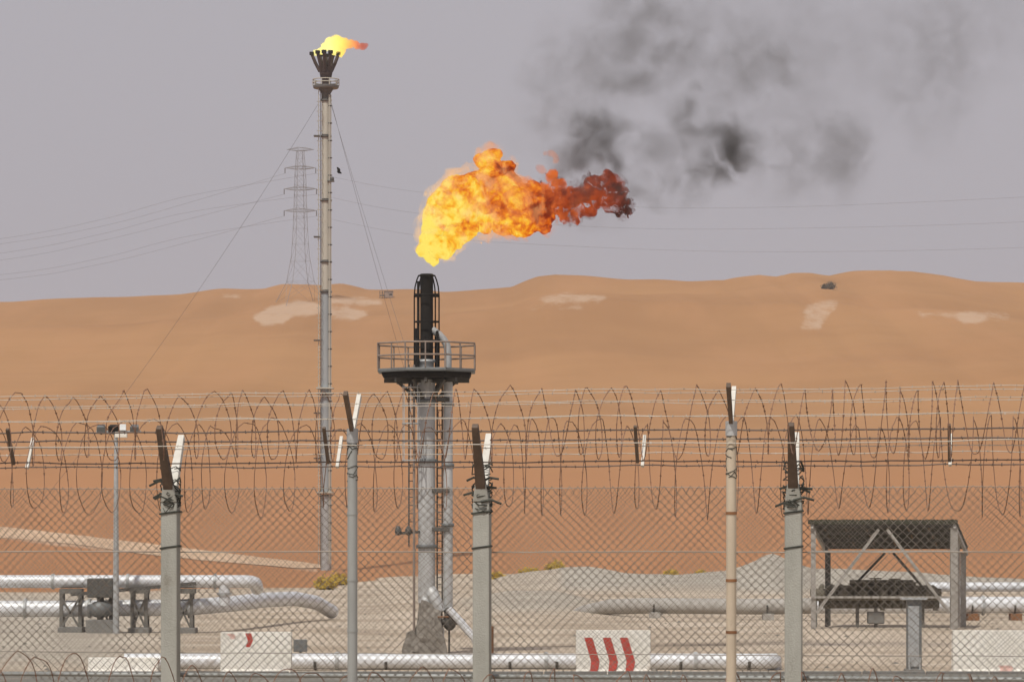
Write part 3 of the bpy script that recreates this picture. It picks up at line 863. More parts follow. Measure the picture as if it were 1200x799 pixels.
# cable tray ladder between the two pipes
tray = empty('cable_tray', (0, 0, 0)); tray.parent = stack
for px in (512.3, 518.2):
    MB().tube([Q(px, 706, .15), Q(px, 446, .15)], 0.032, 5).build('stringer', M['darksteel'], tray, org=wloc(stack))
y = 455
while y < 704:
    MB().tube([Q(512.3, y, .15), Q(518.2, y, .15)], 0.02, 5).build('rung', M['darksteel'], tray, org=wloc(stack))
    y += 8.5
# clamps that tie riser and gas pipe together
for py in (468, 575, 620):
    MB().box(Q(514, py), (26 * S1, 0.5, 0.16)).build('pipe_clamp', M['darksteel'], stack, bevel=0.02)
# bracket with two small valves on the left
br = MB().beam(Q(492, 623, -.2), Q(464, 625, -.4), 0.12, 0.1).build('valve_bracket', M['darksteel'], stack)
for px in (467, 479):
    local('valve', MB().lathe((Q(px, 0).x, Y1 - .35, 0), [(2.0 * S1, Q(0, 627).z), (4 * S1, Q(0, 624).z), (4 * S1, Q(0, 620).z), (1.5 * S1, Q(0, 616).z)], 10), M['darksteel'], br)
# pipework at the foot: a knot of valves and a drain pipe slanting to the right
kn = MB()
kn.lathe((Q(527, 0).x, Y1 - .25, 0), [(3 * S1, Q(0, 738).z), (7 * S1, Q(0, 734).z), (8 * S1, Q(0, 726).z), (6 * S1, Q(0, 719).z), (7 * S1, Q(0, 717).z), (7 * S1, Q(0, 714).z), (3 * S1, Q(0, 711).z)], 14)
valve = kn.build('block_valve', M['darksteel'], stack)
ring_part('hand_wheel', 722, 6, 0.03, M['rust'], valve, -.6, 520, 16)
MB().tube([Q(512, 728, -.3), Q(545, 728, -.3)], 3.5 * S1, 10).build('cross_pipe', M['darksteel'], stack)
MB().tube([Q(526, 713, -.5), Q(540, 728, -.6), Q(556, 747, -.6), Q(560, 757, -.6)], 4.4 * S1, 12).build('drain_pipe', M['silver'], stack)
for px, y0, y1 in ((518, 735, 765), (526.5, 735, 765)):
    MB().tube([Q(px, y1, -.2), Q(px, y0, -.2)], (2.8 if px < 520 else 1.2) * S1, 10).build('pipe_leg', M['silver'] if px < 520 else M['darksteel'], stack)

# ------------------------------------------------------------------ tall flare stack, far away
Y2 = 496.0
S2 = Y2 / F
def T(px, py, dy=0.0):
    v = P(px, py, Y2); v.y += dy
    return v
tall = empty('flare_stack', T(382, 668), 'very tall slim guyed flare stack with a fan of burner tubes', 'flare stack')
TX = T(382, 0).x
def tl(name, rows, mat, parent=tall, px=382, n=20):
    c = T(px, 0)
    return MB().lathe((c.x, c.y, 0), [(r * S2, T(0, py).z) for py, r in rows], n).build(name, mat, parent, org=wloc(tall))
segs = [(668, 580, 6.3, 'galv'), (578, 462, 6.0, 'mastblue'), (460, 342, 5.8, 'mastblue'), (340, 307, 5.6, 'mast'), (305, 235, 5.6, 'mast'), (233, 160, 5.3, 'mast'), (158, 118, 5.3, 'mast')]
for y0, y1, r, mt in segs:
    tl('mast_section', [(y0, r), (y1, r - 0.15)], M[mt])
    tl('mast_flange', [(y1 + 1.1, r + 0.1), (y1 + 1.1, r + 1.4), (y1 - 1.1, r + 1.4), (y1 - 1.1, r + 0.1)], M['darksteel'])
tl('mast_cap', [(118, 5.3), (110, 5.5), (106, 8), (104, 9)], M['darksteel'])
b = MB(); c = T(382, 98)
pf = tl('platform', [(104, 14.2), (103, 15), (100.5, 15.2)], M['platform'])
for py in (97, 93.5):
    MB().ring((c.x, c.y, T(0, py).z), 15.3 * S2, 0.07, 20).build('handrail', M['mast'], pf, org=wloc(tall))
for k in range(10):
    a = 2 * math.pi * k / 10
    MB().tube([(c.x + 15.3 * S2 * math.cos(a), c.y + 15.3 * S2 * math.sin(a), T(0, 101).z), (c.x + 15.3 * S2 * math.cos(a), c.y + 15.3 * S2 * math.sin(a), T(0, 93.5).z)], 0.07, 5).build('baluster', M['mast'], pf, org=wloc(tall))
tl('burner_manifold', [(104, 4.6), (92, 4.6), (91, 6.5), (86, 7.5), (78, 9)], M['burner'])
for k, (px, dy) in enumerate(((365.5, 0), (373, -1.2), (374.5, 1.3), (380.5, -1.6), (381.5, 1.6), (388, -1.3), (389.5, 1.2), (396.5, 0))):
    base = T(382 + (px - 382) * 0.42, 84, dy * 0.5)
    mid = T(382 + (px - 382) * 0.75, 74, dy * 0.9)
    tip = T(px, 64, dy * 1.2)
    tb = MB().tube([base, mid, tip], [2.2 * S2, 2.0 * S2, 1.9 * S2], 10).build('burner_tube', M['burner'], tall)
    local('nozzle', MB().tube([tip - Vector((0, 0, 0.1)), tip + Vector((0, 0, 0.35))], 2.9 * S2, 10), M['soot'], tb)
# ladder with landings up the left side, cables up the right
ld = empty('ladder', (0, 0, 0)); ld.parent = tall
for px in (373.6, 376.0):
    MB().tube([T(px, 664, -.6), T(px, 104, -.6)], 0.055, 5).build('stringer', M['darksteel'] if px > 375 else M['mast'], ld, org=wloc(tall))
rg = MB(); y = 108
while y < 660:
    rg.tube([T(373.6, y, -.6), T(376, y, -.6)], 0.045, 4); y += 4.2
tag(rg.build('rungs', M['mast'], ld, org=wloc(tall)), kind='stuff')
for py in (160, 278, 399, 484, 537):
    MB().box(T(371.5, py, -.4), (7 * S2, 1.3, 0.16)).build('landing', M['darksteel'], tall)
for py in (455, 461, 577):
    MB().box(T(381, py, -.2), (20 * S2, 2.2, 0.18)).build('rest_platform', M['mast'], tall)
bx = MB().box(T(388, 213, -.6), (1.0, 0.9, 0.15)).build('landing', M['darksteel'], tall)
local('aviation_light', MB().lathe((T(389, 0).x, Y2 - .6, 0), [(0.32, T(0, 212).z), (0.36, T(0, 210).z), (0.3, T(0, 208.5).z), (0.1, T(0, 208).z)], 10), M['darksteel'], bx)
for px, rr_ in ((386.3, 0.12), (388.2, 0.07)):
    cd = MB().tube([T(px, 660, -.8), T(px, 112, -.8)], rr_, 6).build('conduit', M['mast'], tall)
    cl = MB()
    for k in range(26):
        py = 125 + 20.3 * k
        cl.box(T(px, py, -.75), (0.34, 0.3, 0.16))
    tag(local('clips', cl, M['darksteel'], cd), kind='stuff')
cg = MB(); py = 120
while py < 640:
    c = T(374.8, py, -.9)
    cg.tube([(c.x + 0.38 * math.cos(R(a)), c.y + 0.42 * math.sin(R(a)), c.z) for a in range(-230, 60, 36)], 0.035, 4); py += 11.5
tag(cg.build('ladder_cage', M['mast'], ld, org=wloc(tall)), kind='stuff')
# guy wires
for (ax, ay), (gx, gdy) in (((379, 112), (-12, 25)), ((386, 112), (540, 30)), ((386, 116), (562, -14))):
    g = P(gx, 0, Y2 + gdy)
    g.z = float(tz(g.x, g.y)) - 0.05
    a = T(ax, ay)
    pts = [a.lerp(g, i / 24) - Vector((0, 0, 3.2 * 4 * (i / 24) * (1 - i / 24) * (1 if gx < 0 else 0.4))) for i in range(25)]
    MB().tube(pts, 0.022, 5).build('guy_wire', M['cable'], tall)

# ------------------------------------------------------------------ flames
def blob_hull(name, blobs, Y, mat, parent, voxel, amp, scale, depth=0.8, seed=1):
    s = Y / F
    bm = bmesh.new()
    r_ = random.Random(seed)
    for (x, y, r, *dd) in blobs:
        c = P(x, y, Y); c.y += (dd[0] if dd else r_.uniform(-0.35, 0.35) * r) * s
        mt = Matrix.Translation(c) @ Matrix.Diagonal((r * s, r * s * depth, r * s, 1))
        bmesh.ops.create_icosphere(bm, subdivisions=3, radius=1, matrix=mt)
    me = bpy.data.meshes.new(name + '_raw')
    bm.to_mesh(me); bm.free()
    tmp = bpy.data.objects.new(name + '_raw', me); C.objects.link(tmp)
    md = tmp.modifiers.new('r', 'REMESH'); md.mode = 'VOXEL'; md.voxel_size = voxel
    dg = bpy.context.evaluated_depsgraph_get()
    m2 = bpy.data.meshes.new_from_object(tmp.evaluated_get(dg))
    bpy.data.objects.remove(tmp); bpy.data.meshes.remove(me)
    org = wloc(parent) if parent else Vector((0, 0, 0))
    n = len(m2.vertices)
    co = np.empty(n * 3); m2.vertices.foreach_get('co', co); co = co.reshape(-1, 3)
    no = np.empty(n * 3); m2.vertices.foreach_get('normal', no); no = no.reshape(-1, 3)
    out = np.empty_like(co)
    for i in range(n):
        p = Vector(co[i]); q = p * scale
        d = 0.0
        a = amp
        for o in range(5):
            w = mnoise.noise(q * (2.1 ** o) + Vector((seed * 3.7, o * 9.1, 0)))
            d += a * (1 - 2.2 * abs(w)) * 0.6 + a * 0.4 * w
            a *= 0.6
        wv = mnoise.noise_vector(q * 1.3 + Vector((5, 1, seed)))
        out[i] = co[i] + no[i] * d + np.array(wv) * amp * 0.9 - np.array(org)
    m2.vertices.foreach_set('co', out.ravel())
    m2.polygons.foreach_set('use_smooth', np.ones(len(m2.polygons), bool))
    m2.materials.clear(); m2.materials.append(mat); m2.update()
    m2.name = name
    ob = bpy.data.objects.new(name, m2); C.objects.link(ob)
    if parent: ob.parent = parent
    return ob

def fire_material(name, stops, grad, sigma, nscale, namp, step, holes=0.0, skin=0.04):
    """Glowing gas: what it gives off depends on a gradient through the flame and on turbulence. GRAD = (x0, z0, kx, kz): value 0 at the base point, rising by k per metre. Light leaves the volume; the hull only carries a faint skin."""
    m, n, l, out = new_mat(name)
    tc = n.new('ShaderNodeTexCoord')
    sx = n.new('ShaderNodeSeparateXYZ'); l.new(tc.outputs['Object'], sx.inputs[0])
    def mth(op, a, c=None):
        x = n.new('ShaderNodeMath'); x.operation = op
        for s, i in ((a, 0), (c, 1)):
            if s is None: continue
            if isinstance(s, (int, float)): x.inputs[i].default_value = s
            else: l.new(s, x.inputs[i])
        return x.outputs[0]
    def noise(scale, det, rough, dist):
        x = n.new('ShaderNodeTexNoise'); x.inputs['Scale'].default_value = scale; x.inputs['Detail'].default_value = det
        x.inputs['Roughness'].default_value = rough; x.inputs['Distortion'].default_value = dist
        l.new(tc.outputs['Object'], x.inputs['Vector']); return x.outputs['Fac']
    n1 = noise(nscale, 5, 0.65, 0.7)
    n2 = noise(nscale * 0.35, 3, 0.5, 0.4)
    n3 = noise(nscale * 2.3, 2, 0.6, 0.3)
    x0, z0, kx, kz = grad
    g = mth('ADD', mth('MULTIPLY', mth('SUBTRACT', sx.outputs['X'], x0), kx), mth('MULTIPLY', mth('SUBTRACT', sx.outputs['Z'], z0), kz))
    v = mth('ADD', g, mth('MULTIPLY', mth('SUBTRACT', n1, 0.5), namp))
    v = mth('ADD', v, mth('MULTIPLY', mth('SUBTRACT', n2, 0.5), namp * 0.9))
    v = mth('ADD', v, mth('MULTIPLY', mth('SUBTRACT', n3, 0.5), namp * 0.45))
    rp = n.new('ShaderNodeValToRGB')
    e = rp.color_ramp.elements
    while len(e) > 1: e.remove(e[-1])
    for i, (pos, c) in enumerate(stops):
        q = e[0] if i == 0 else e.new(pos)
        q.position = pos; q.color = c
    l.new(v, rp.inputs['Fac'])
    den = sigma
    if holes:
        mr = n.new('ShaderNodeMapRange'); mr.inputs['From Min'].default_value = 0.5 - 0.2 * holes; mr.inputs['From Max'].default_value = 0.55
        mr.inputs['To Min'].default_value = 0.06 * sigma; mr.inputs['To Max'].default_value = sigma
        l.new(n1, mr.inputs['Value']); den = mr.outputs[0]
    ab = n.new('ShaderNodeVolumeAbsorption'); ab.inputs['Color'].default_value = (0, 0, 0, 1)
    em = n.new('ShaderNodeEmission'); l.new(rp.outputs['Color'], em.inputs['Color'])
    for s in (ab.inputs['Density'], em.inputs['Strength']):
        if isinstance(den, (int, float)): s.default_value = den
        else: l.new(den, s)
    ad = n.new('ShaderNodeAddShader'); l.new(ab.outputs[0], ad.inputs[0]); l.new(em.outputs[0], ad.inputs[1])
    l.new(ad.outputs[0], out.inputs['Volume'])
    tr = n.new('ShaderNodeBsdfTransparent')
    e2 = n.new('ShaderNodeEmission'); l.new(rp.outputs['Color'], e2.inputs['Color']); e2.inputs['Strength'].default_value = 0.8
    ms = n.new('ShaderNodeMixShader'); ms.inputs[0].default_value = max(skin, 0.001)
    l.new(tr.outputs[0], ms.inputs[1]); l.new(e2.outputs[0], ms.inputs[2])
    l.new(ms.outputs[0], out.inputs['Surface'])
    m.cycles.volume_step_rate = step
    return m

fire_stops = [(0.0, (1.1, 0.86, 0.15, 1)), (0.16, (1.08, 0.66, 0.05, 1)), (0.36, (1.02, 0.41, 0.016, 1)), (0.56, (0.86, 0.20, 0.009, 1)), (0.8, (0.55, 0.07, 0.006, 1)), (1.0, (0.22, 0.02, 0.004, 1))]
flame = empty('flame', Q(504, 316), 'large roaring orange gas flame blown sideways above the sooty burner', 'flame')
FO = wloc(flame)
def rel(px, py): q = Q(px, py) - FO; return q.x, q.z
x0, z0 = rel(520, 270)
fm = fire_material('gas_fire', fire_stops, (x0 - 0.75, z0, 0.175, 0.03), 12, 2.2, 2.0, 0.12, skin=0.35)
rm = fire_material('sooty_red_fire', [(0.0, (0.72, 0.15, 0.028, 1)), (0.28, (0.38, 0.056, 0.012, 1)), (0.54, (0.19, 0.027, 0.009, 1)), (0.75, (0.06, 0.016, 0.010, 1)), (1.0, (0.02, 0.012, 0.01, 1))],
    (rel(640, 232)[0], rel(640, 232)[1], 0.17, -0.05), 13, 1.9, 1.5, 0.12, holes=0.4, skin=0.02)
body = [(504, 303, 6), (503, 292, 9), (506, 280, 12), (511, 266, 16), (518, 252, 19), (528, 242, 22), (542, 232, 24), (560, 230, 27), (580, 232, 27), (600, 240, 27), (617, 246, 22), (590, 254, 19), (567, 256, 17),
    (545, 264, 16), (530, 276, 15), (517, 288, 12), (577, 196, 12), (583, 206, 12), (576, 184, 9), (570, 190, 8), (591, 198, 8), (612, 258, 15), (632, 240, 11), (637, 256, 10), (598, 218, 12), (622, 226, 9), (552, 214, 10), (508, 258, 11), (640, 266, 5)]
blob_hull('fire_body', body, Y1, fm, flame, 0.045, 0.155, 1.5, 0.8, 3)
tail = [(640, 228, 7), (650, 233, 11), (664, 236, 12), (680, 233, 12), (696, 230, 12), (708, 225, 11), (717, 221, 9), (720, 233, 9), (727, 241, 5), (734, 246, 3), (664, 250, 7), (676, 251, 5), (655, 217, 5), (648, 208, 3), (712, 211, 5), (724, 249, 4), (700, 217, 6), (688, 246, 5)]
blob_hull('sooty_fire_tail', tail, Y1, rm, flame, 0.04, 0.24, 2.6, 0.8, 5)
wisp = [(632, 199, 3), (635, 201, 3.5), (646, 182, 3), (650, 183, 3), (640, 179, 1.5), (651, 188, 2)]
fringe = [(x, y, r * 1.16 + 2.5) for x, y, r in body]
blob_hull('fire_fringe', fringe, Y1, fire_material('fringe_fire', [(0.0, (1.0, 0.62, 0.30, 1)), (0.45, (0.95, 0.42, 0.16, 1)), (0.8, (0.7, 0.16, 0.05, 1)), (1.0, (0.35, 0.06, 0.03, 1))], (x0 + 0.3, z0, 0.17, 0.0), 1.5, 1.6, 1.2, 0.15, holes=-0.05, skin=0.0), flame, 0.06, 0.2, 1.4, 0.8, 13)
blob_hull('tail_fringe', [(x, y, r * 1.12 + 2) for x, y, r in tail] + [(741, 240, 3), (700, 211, 4), (655, 208, 4), (690, 214, 5), (640, 214, 3)], Y1, fire_material('soot_fringe', [(0.0, (0.16, 0.035, 0.02, 1)), (0.5, (0.07, 0.025, 0.018, 1)), (1.0, (0.03, 0.024, 0.022, 1))], (0, 0, 0.03, 0.0), 2.0, 1.5, 1.2, 0.15, holes=-0.1, skin=0.0), flame, 0.06, 0.22, 1.8, 0.8, 17)
tag(blob_hull('fire_wisp', wisp, Y1, fire_material('thin_fire', [(0.0, (0.9, 0.35, 0.15, 1)), (0.6, (0.5, 0.12, 0.07, 1)), (1.0, (0.2, 0.1, 0.09, 1))], (0, 0, 0.01, 0.06), 1.6, 4, 0.9, 0.4), flame, 0.045, 0.13, 2.2, 0.8, 9), kind='stuff')

flame2 = empty('flame', T(383, 64), 'small yellow flame streaming off the fan of burner tubes', 'flame')
fm2 = fire_material('pilot_fire', [(0.0, (1.35, 1.2, 0.35, 1)), (0.35, (1.3, 0.95, 0.16, 1)), (0.6, (1.2, 0.52, 0.10, 1)), (0.82, (0.95, 0.22, 0.06, 1)), (1.0, (0.55, 0.10, 0.04, 1))],
    (0.4, 1.0, 0.20, 0.0), 2.2, 0.7, 0.35, 0.3)
blob_hull('fire_body', [(388, 52, 7), (395, 50, 7), (382, 56, 5), (376, 60, 3.5), (370, 62, 2.5), (392, 58, 6), (398, 60, 5), (403, 51, 5), (410, 52, 4), (417, 53, 3.6), (423, 53, 2.8), (427, 53, 1.6), (400, 64, 3)], Y2, fm2, flame2, 0.16, 0.3, 0.5, 0.8, 4)

# ------------------------------------------------------------------ smoke
def smoke_material():
    m, n, l, out = new_mat('soot_smoke')
    tc = n.new('ShaderNodeTexCoord'); oi = n.new('ShaderNodeObjectInfo'); ge = n.new('ShaderNodeNewGeometry')
    # turbulence in world metres bends each puff before its soft edge is worked out
    w1 = n.new('ShaderNodeTexNoise'); w1.inputs['Scale'].default_value = 0.55; w1.inputs['Detail'].default_value = 5; w1.inputs['Roughness'].default_value = 0.62
    l.new(ge.outputs['Position'], w1.inputs['Vector'])
    sb = n.new('ShaderNodeVectorMath'); sb.operation = 'SUBTRACT'; sb.inputs[1].default_value = (0.5, 0.5, 0.5); l.new(w1.outputs['Color'], sb.inputs[0])
    sc_ = n.new('ShaderNodeVectorMath'); sc_.operation = 'SCALE'; sc_.inputs['Scale'].default_value = 1.8; l.new(sb.outputs[0], sc_.inputs[0])
    ad = n.new('ShaderNodeVectorMath'); ad.operation = 'ADD'; l.new(tc.outputs['Object'], ad.inputs[0]); l.new(sc_.outputs[0], ad.inputs[1])
    ln = n.new('ShaderNodeVectorMath'); ln.operation = 'LENGTH'; l.new(ad.outputs[0], ln.inputs[0])
    lo = n.new('ShaderNodeVectorMath'); lo.operation = 'LENGTH'; l.new(tc.outputs['Object'], lo.inputs[0])
    def rr(v, a, b, c=0.0, d=1.0):
        x = n.new('ShaderNodeMapRange'); x.interpolation_type = 'SMOOTHSTEP'
        for i, q in zip(('From Min', 'From Max', 'To Min', 'To Max'), (a, b, c, d)): x.inputs[i].default_value = q
        l.new(v, x.inputs['Value']); return x.outputs[0]
    def mul(a, c):
        x = n.new('ShaderNodeMath'); x.operation = 'MULTIPLY'
        for s, i in ((a, 0), (c, 1)):
            if isinstance(s, float): x.inputs[i].default_value = s
            else: l.new(s, x.inputs[i])
        return x.outputs[0]
    d = mul(rr(ln.outputs['Value'], 1.0, 0.2), rr(lo.outputs['Value'], 1.0, 0.7))
    w2 = n.new('ShaderNodeTexNoise'); w2.inputs['Scale'].default_value = 1.0; w2.inputs['Detail'].default_value = 5; w2.inputs['Roughness'].default_value = 0.52; w2.inputs['Distortion'].default_value = 0.8
    l.new(ge.outputs['Position'], w2.inputs['Vector'])
    d = mul(d, rr(w2.outputs['Fac'], 0.37, 0.63, 0.06, 1.6))
    sp = n.new('ShaderNodeSeparateColor'); l.new(oi.outputs['Color'], sp.inputs[0])
    d = mul(d, mul(sp.outputs[0], 1.5))
    pv = n.new('ShaderNodeVolumePrincipled')
    pv.inputs['Color'].default_value = (0.30, 0.295, 0.30, 1)
    pv.inputs['Anisotropy'].default_value = 0.2
    l.new(d, pv.inputs['Density'])
    l.new(pv.outputs[0], out.inputs['Volume'])
    m.cycles.volume_step_rate = 0.6
    return m
M['smoke'] = smoke_material()
plume = empty('smoke_plume', Q(800, 150)); tag(plume, 'drifting grey and black smoke plume from the flare', None, None, 'stuff')
sm = bpy.data.meshes.new('smoke_puff')
bm = bmesh.new(); bmesh.ops.create_icosphere(bm, subdivisions=3, radius=1.0); bm.to_mesh(sm); bm.free()
sm.materials.append(M['smoke'])
puffs = [(700, 166, 42, 42, .85), (690, 150, 34, 28, .4), (672, 186, 34, 24, .4), (862, 178, 38, 34, 1.0), (846, 164, 44, 40, .38), (836, 196, 40, 26, .55), (808, 218, 38, 34, .36), (776, 239, 24, 12, .30), (808, 144, 30, 36, .32), (811, 112, 13, 24, .35), (782, 178, 60, 22, .18),
    (748, 172, 46, 34, .16), (762, 30, 86, 66, .26), (720, 60, 100, 80, .19), (830, 60, 110, 80, .15), (672, 105, 76, 76, .18), (736, 97, 44, 18, .28), (893, 84, 50, 42, .2), (905, 35, 130, 80, .10), (962, 168, 72, 64, .17), (990, 170, 46, 46, .2), (938, 204, 80, 52, .14),
    (1092, 90, 66, 110, .15), (1000, 60, 170, 100, .11), (1150, 20, 120, 90, .13), (860, 120, 120, 90, .12), (700, 250, 60, 26, .10), (690, 222, 60, 24, .2), (665, 203, 30, 16, .3), (720, 200, 26, 16, .22), (745, 232, 30, 16, .22), (708, 188, 28, 22, .3), (760, 215, 40, 22, .14), (868, 178, 24, 24, .6), (846, 198, 30, 16, .4), (822, 212, 30, 18, .3), (640, 150, 50, 40, .1)]
for i, (x, y, rx, ry, dn) in enumerate(puffs):
    o = bpy.data.objects.new('smoke_puff', sm); C.objects.link(o); o.parent = plume
    p = Q(x, y, random.uniform(-0.5, 0.5)) - wloc(plume)
    o.location = p
    rd = (rx + ry) / 2
    o.scale = (rx * S1 * 1.25, rd * S1 * 1.1, ry * S1 * 1.25)
    o.color = (dn * 28 / rd if rd > 28 else dn, 0, 0, 1)
    o['kind'] = 'stuff'

# ------------------------------------------------------------------ barriers
YB = 108.0
SB_ = YB / F
def barrier(x0, x1, ytop, chev, label):
    a, b_ = P(x0, 790, YB), P(x1, 790, YB)
    z1 = P(x0, ytop, YB).z
    z0 = 0.0
    h = z1 - z0
    root = empty('concrete_barrier', ((a.x + b_.x) / 2, YB, z0), label, 'barrier', 'white concrete barriers along the road')
    m = MB()
    prof = [(-0.30, 0.0), (-0.30, 0.12), (-0.24, 0.2), (-0.17, h), (0.17, h), (0.24, 0.2), (0.30, 0.12), (0.30, 0.0)]
    n = len(prof)
    vs = [(x, YB + y, z0 + z) for x in (a.x, b_.x) for y, z in prof]
    m.add(vs, [tuple(range(n - 1, -1, -1)), tuple(range(n, 2 * n))] + [(k, (k + 1) % n, n + (k + 1) % n, n + k) for k in range(n)])
    m.build('block', M['white'], root, bevel=0.025)
    for k, (pts, mat) in enumerate(chev):
        q = MB()
        def face(px, py):
            p = P(px, py, YB)
            z = p.z - z0
            y = -0.24 + (z - 0.2) / (h - 0.2) * 0.07 if z > 0.2 else -0.30 + max(z - 0.12, 0) / 0.08 * 0.06
            return (p.x, YB + y - 0.006, p.z)
        vs = [face(*t) for t in pts]
        back = [(v[0], v[1] + 0.004, v[2]) for v in vs]
        j = len(vs)
        # a stripe is two quads: long upper arm, short lower arm
        q.add(vs + back, [(0, 1, 4, 5), (1, 2, 3, 4)] + [(i_, i_ + j, (i_ + 1) % j + j, (i_ + 1) % j) for i_ in range(j)])
        q.build('chevron_stripe', M[mat], root)
    return root
def stripe(x):   # outline: left edge down, then right edge up
    return [(x, 746.5), (x + 8, 774), (x + 6.5, 786.3), (x + 15.5, 786.3), (x + 18, 774.5), (x + 9.5, 746.5)]
barrier(675, 762, 738, [(stripe(684.5), 'red'), (stripe(706), 'red'), (stripe(726), 'red')], 'white concrete barrier painted with three bold red chevrons')
worn = [[(288, 741.5), (291, 750), (288.5, 757.5), (293.5, 757.5), (297, 750), (295, 741.5)], [(266, 742), (270, 745.5), (271, 748), (276, 748), (276.5, 745), (274, 742)]]
barrier(259, 342, 740, [(worn[0], 'red'), (worn[1], 'pink')], 'white concrete barrier with only one worn red mark left')
barrier(104, 186, 770, [], 'low plain white barrier under the left pipe end')
pk = [[(1168, 779), (1171, 782), (1170, 785.5), (1184, 785.5), (1186, 782), (1184, 779)]]
barrier(1116, 1208, 738, [(pk[0], 'pink')], 'tall plain white barrier at the right below two pipes')

# ------------------------------------------------------------------ pipelines
def pipeline(label, pts, r, mat=None, rings=(), ring_mat=None):
    p0 = Vector(pts[0])
    root = empty('pipeline', p0, label, 'pipe', 'silver pipelines in the plant yard')
    MB().tube(pts, r, 18).build('pipe', mat or M['silver'], root)
    for a, d in rings:
        a, d = Vector(a), Vector(d).normalized()
        MB().tube([a - d * 0.06, a + d * 0.06], r * 1.22, 18).build('flange', ring_mat or M['galv'], root)
    return root
def cradle(p, r, label, mat=None, w=0.6):
    """Concrete sleeper with a rusty saddle that carries a low pipe."""
    zg = float(tz(p.x, p.y))
    root = empty('pipe_support', (p.x, p.y, zg), label, 'pipe support', 'low saddles under the pipes')
    zb = p.z - r
    if zb - zg > 0.1:
        MB().box((p.x, p.y, (zg - 0.1 + zb) / 2), (w, 1.0, zb - zg + 0.08)).build('sleeper', M['rust'] if mat is None else mat, root, bevel=0.02)
    MB().tube([(p.x - 0.07, p.y + (r + 0.02) * math.cos(R(a)), p.z + (r + 0.02) * math.sin(R(a))) for a in range(180, 361, 20)], 0.05, 6).build('saddle', M['darksteel'], root)
YF = 113.0
rF = 9.2 * YF / F
zF = P(0, 774.5, YF).z
xs = [P(x, 0, YF).x for x in (146, 342, 905)]
pts = [(xs[0], YF, zF), (xs[1], YF, zF), (P(889, 0, YF).x, YF, zF)]
for a in range(0, 91, 15):
    rb_ = 0.42
    pts.append((P(893, 0, YF).x + rb_ * math.sin(R(a)), YF + rb_ * (1 - math.cos(R(a))), zF))
pts.append((pts[-1][0], YF + 0.5, zF)); pts.append((pts[-1][0] + 0.05, YF + 0.9, zF - 0.5))
pipeline('long silver pipe lying low behind the road barriers', pts, rF, None, [((P(x, 0, YF).x, YF, zF), (1, 0, 0)) for x in (395, 640, 815)])
for px, nm in ((205, 'between the two left barriers'), (372, 'just right of the worn barrier'), (455, 'left of the short flare stack'), (600, 'right of the orange post'), (655, 'left of the chevron barrier'), (800, 'right of the chevron barrier'), (880, 'at the bent pipe end')):
    cradle(Vector((P(px, 0, YF).x, YF, zF)), rF, 'rusty saddle under the long low pipe ' + nm, w=1.4 if px in (455, 600, 800) else 0.7)

YL = 160.0
rU = 7.6 * YL / F
U = lambda px, py, dy=0: P(px, py, YL) + Vector((0, dy, 0))
pipeline('upper silver pipe at the left ending in a rounded elbow', [U(-260, 681), U(0, 681), U(150, 681), U(288, 681), U(294, 681.6, .1), U(298, 683, .35), U(299, 685, .7), U(299, 690, 1.2)], rU, None,
    [(U(x, 681), (1, 0, 0)) for x in (62, 150, 252)])
pipeline('lower silver pipe at the left slanting away behind the trestle', [U(-260, 713), U(60, 713), U(150, 712), U(225, 711), U(262, 709, 3), U(290, 707, 10), U(315, 709, 19), U(335, 717, 25), U(352, 731, 28)], rU * 1.25, None,
    [(U(x, 712.3), (1, 0, 0)) for x in (30, 105, 222)])
riserp = empty('riser_pipe', U(264, 700), 'short silver upright pipe joining the two left pipes', 'pipe')
MB().tube([U(263, 709), U(263, 690), U(262, 681)], rU * 0.85, 16).build('pipe', M['silver'], riserp)
MB().tube([U(263, 697), U(263, 694)], rU * 1.15, 16).build('flange', M['galv'], riserp)
# trestle that carries the upper pipe
def trestle(px, label, w=14, dark='trestle', leg_dx=6, brace=True):
    zg = float(tz(U(px, 0).x, YL))
    root = empty('pipe_trestle', (U(px, 0).x, YL, zg), label, 'pipe trestle', 'steel trestles under the left pipes')
    zt = U(px, 689.2).z
    MB().beam((U(px - w / 2, 0).x, YL, zt - 0.12), (U(px + w / 2, 0).x, YL, zt - 0.12), 0.9, 0.22).build('cap_beam', M[dark], root)
    for s in (-1, 1):
        for dy in (-0.35, 0.35):
            x = U(px + s * leg_dx, 0).x
            MB().beam((x, YL + dy, zg - 0.1), (x, YL + dy, zt - 0.23), 0.16, 0.16).build('leg', M[dark], root)
    if brace:
        for s in (-1, 1):
            MB().beam((U(px - s * leg_dx, 0).x, YL - .45, zg + 0.2), (U(px + s * leg_dx, 0).x, YL - .45, zt - 0.4), 0.09, 0.09).build('brace', M[dark], root)
    MB().box((U(px, 0).x, YL, zg + 0.1), (w * YL / F * 1.1, 1.4, 0.3)).build('footing', M['kerb'], root, bevel=0.03)
    return root
trestle(84, 'dark trestle left of the floodlight mast', 26, leg_dx=11)
trestle(124, 'dark trestle right under the floodlight mast', 20, leg_dx=7)
trestle(164, 'narrow dark trestle between mast and concrete post', 22, leg_dx=8)
trestle(216, 'wide dark trestle beside the first concrete post', 26, leg_dx=9)
skid = empty('valve_skid', U(122, 745, -1.2), 'dark valve skid with actuator in front of the left pipes', 'valve')
MB().box(U(122, 688, -1.2), (1.2, 0.9, 0.9)).build('actuator', M['darksteel'], skid, bevel=0.05)
MB().tube([U(122, 694, -1.2), U(122, 706, -1.2)], 0.14, 10).build('stem', M['darksteel'], skid)
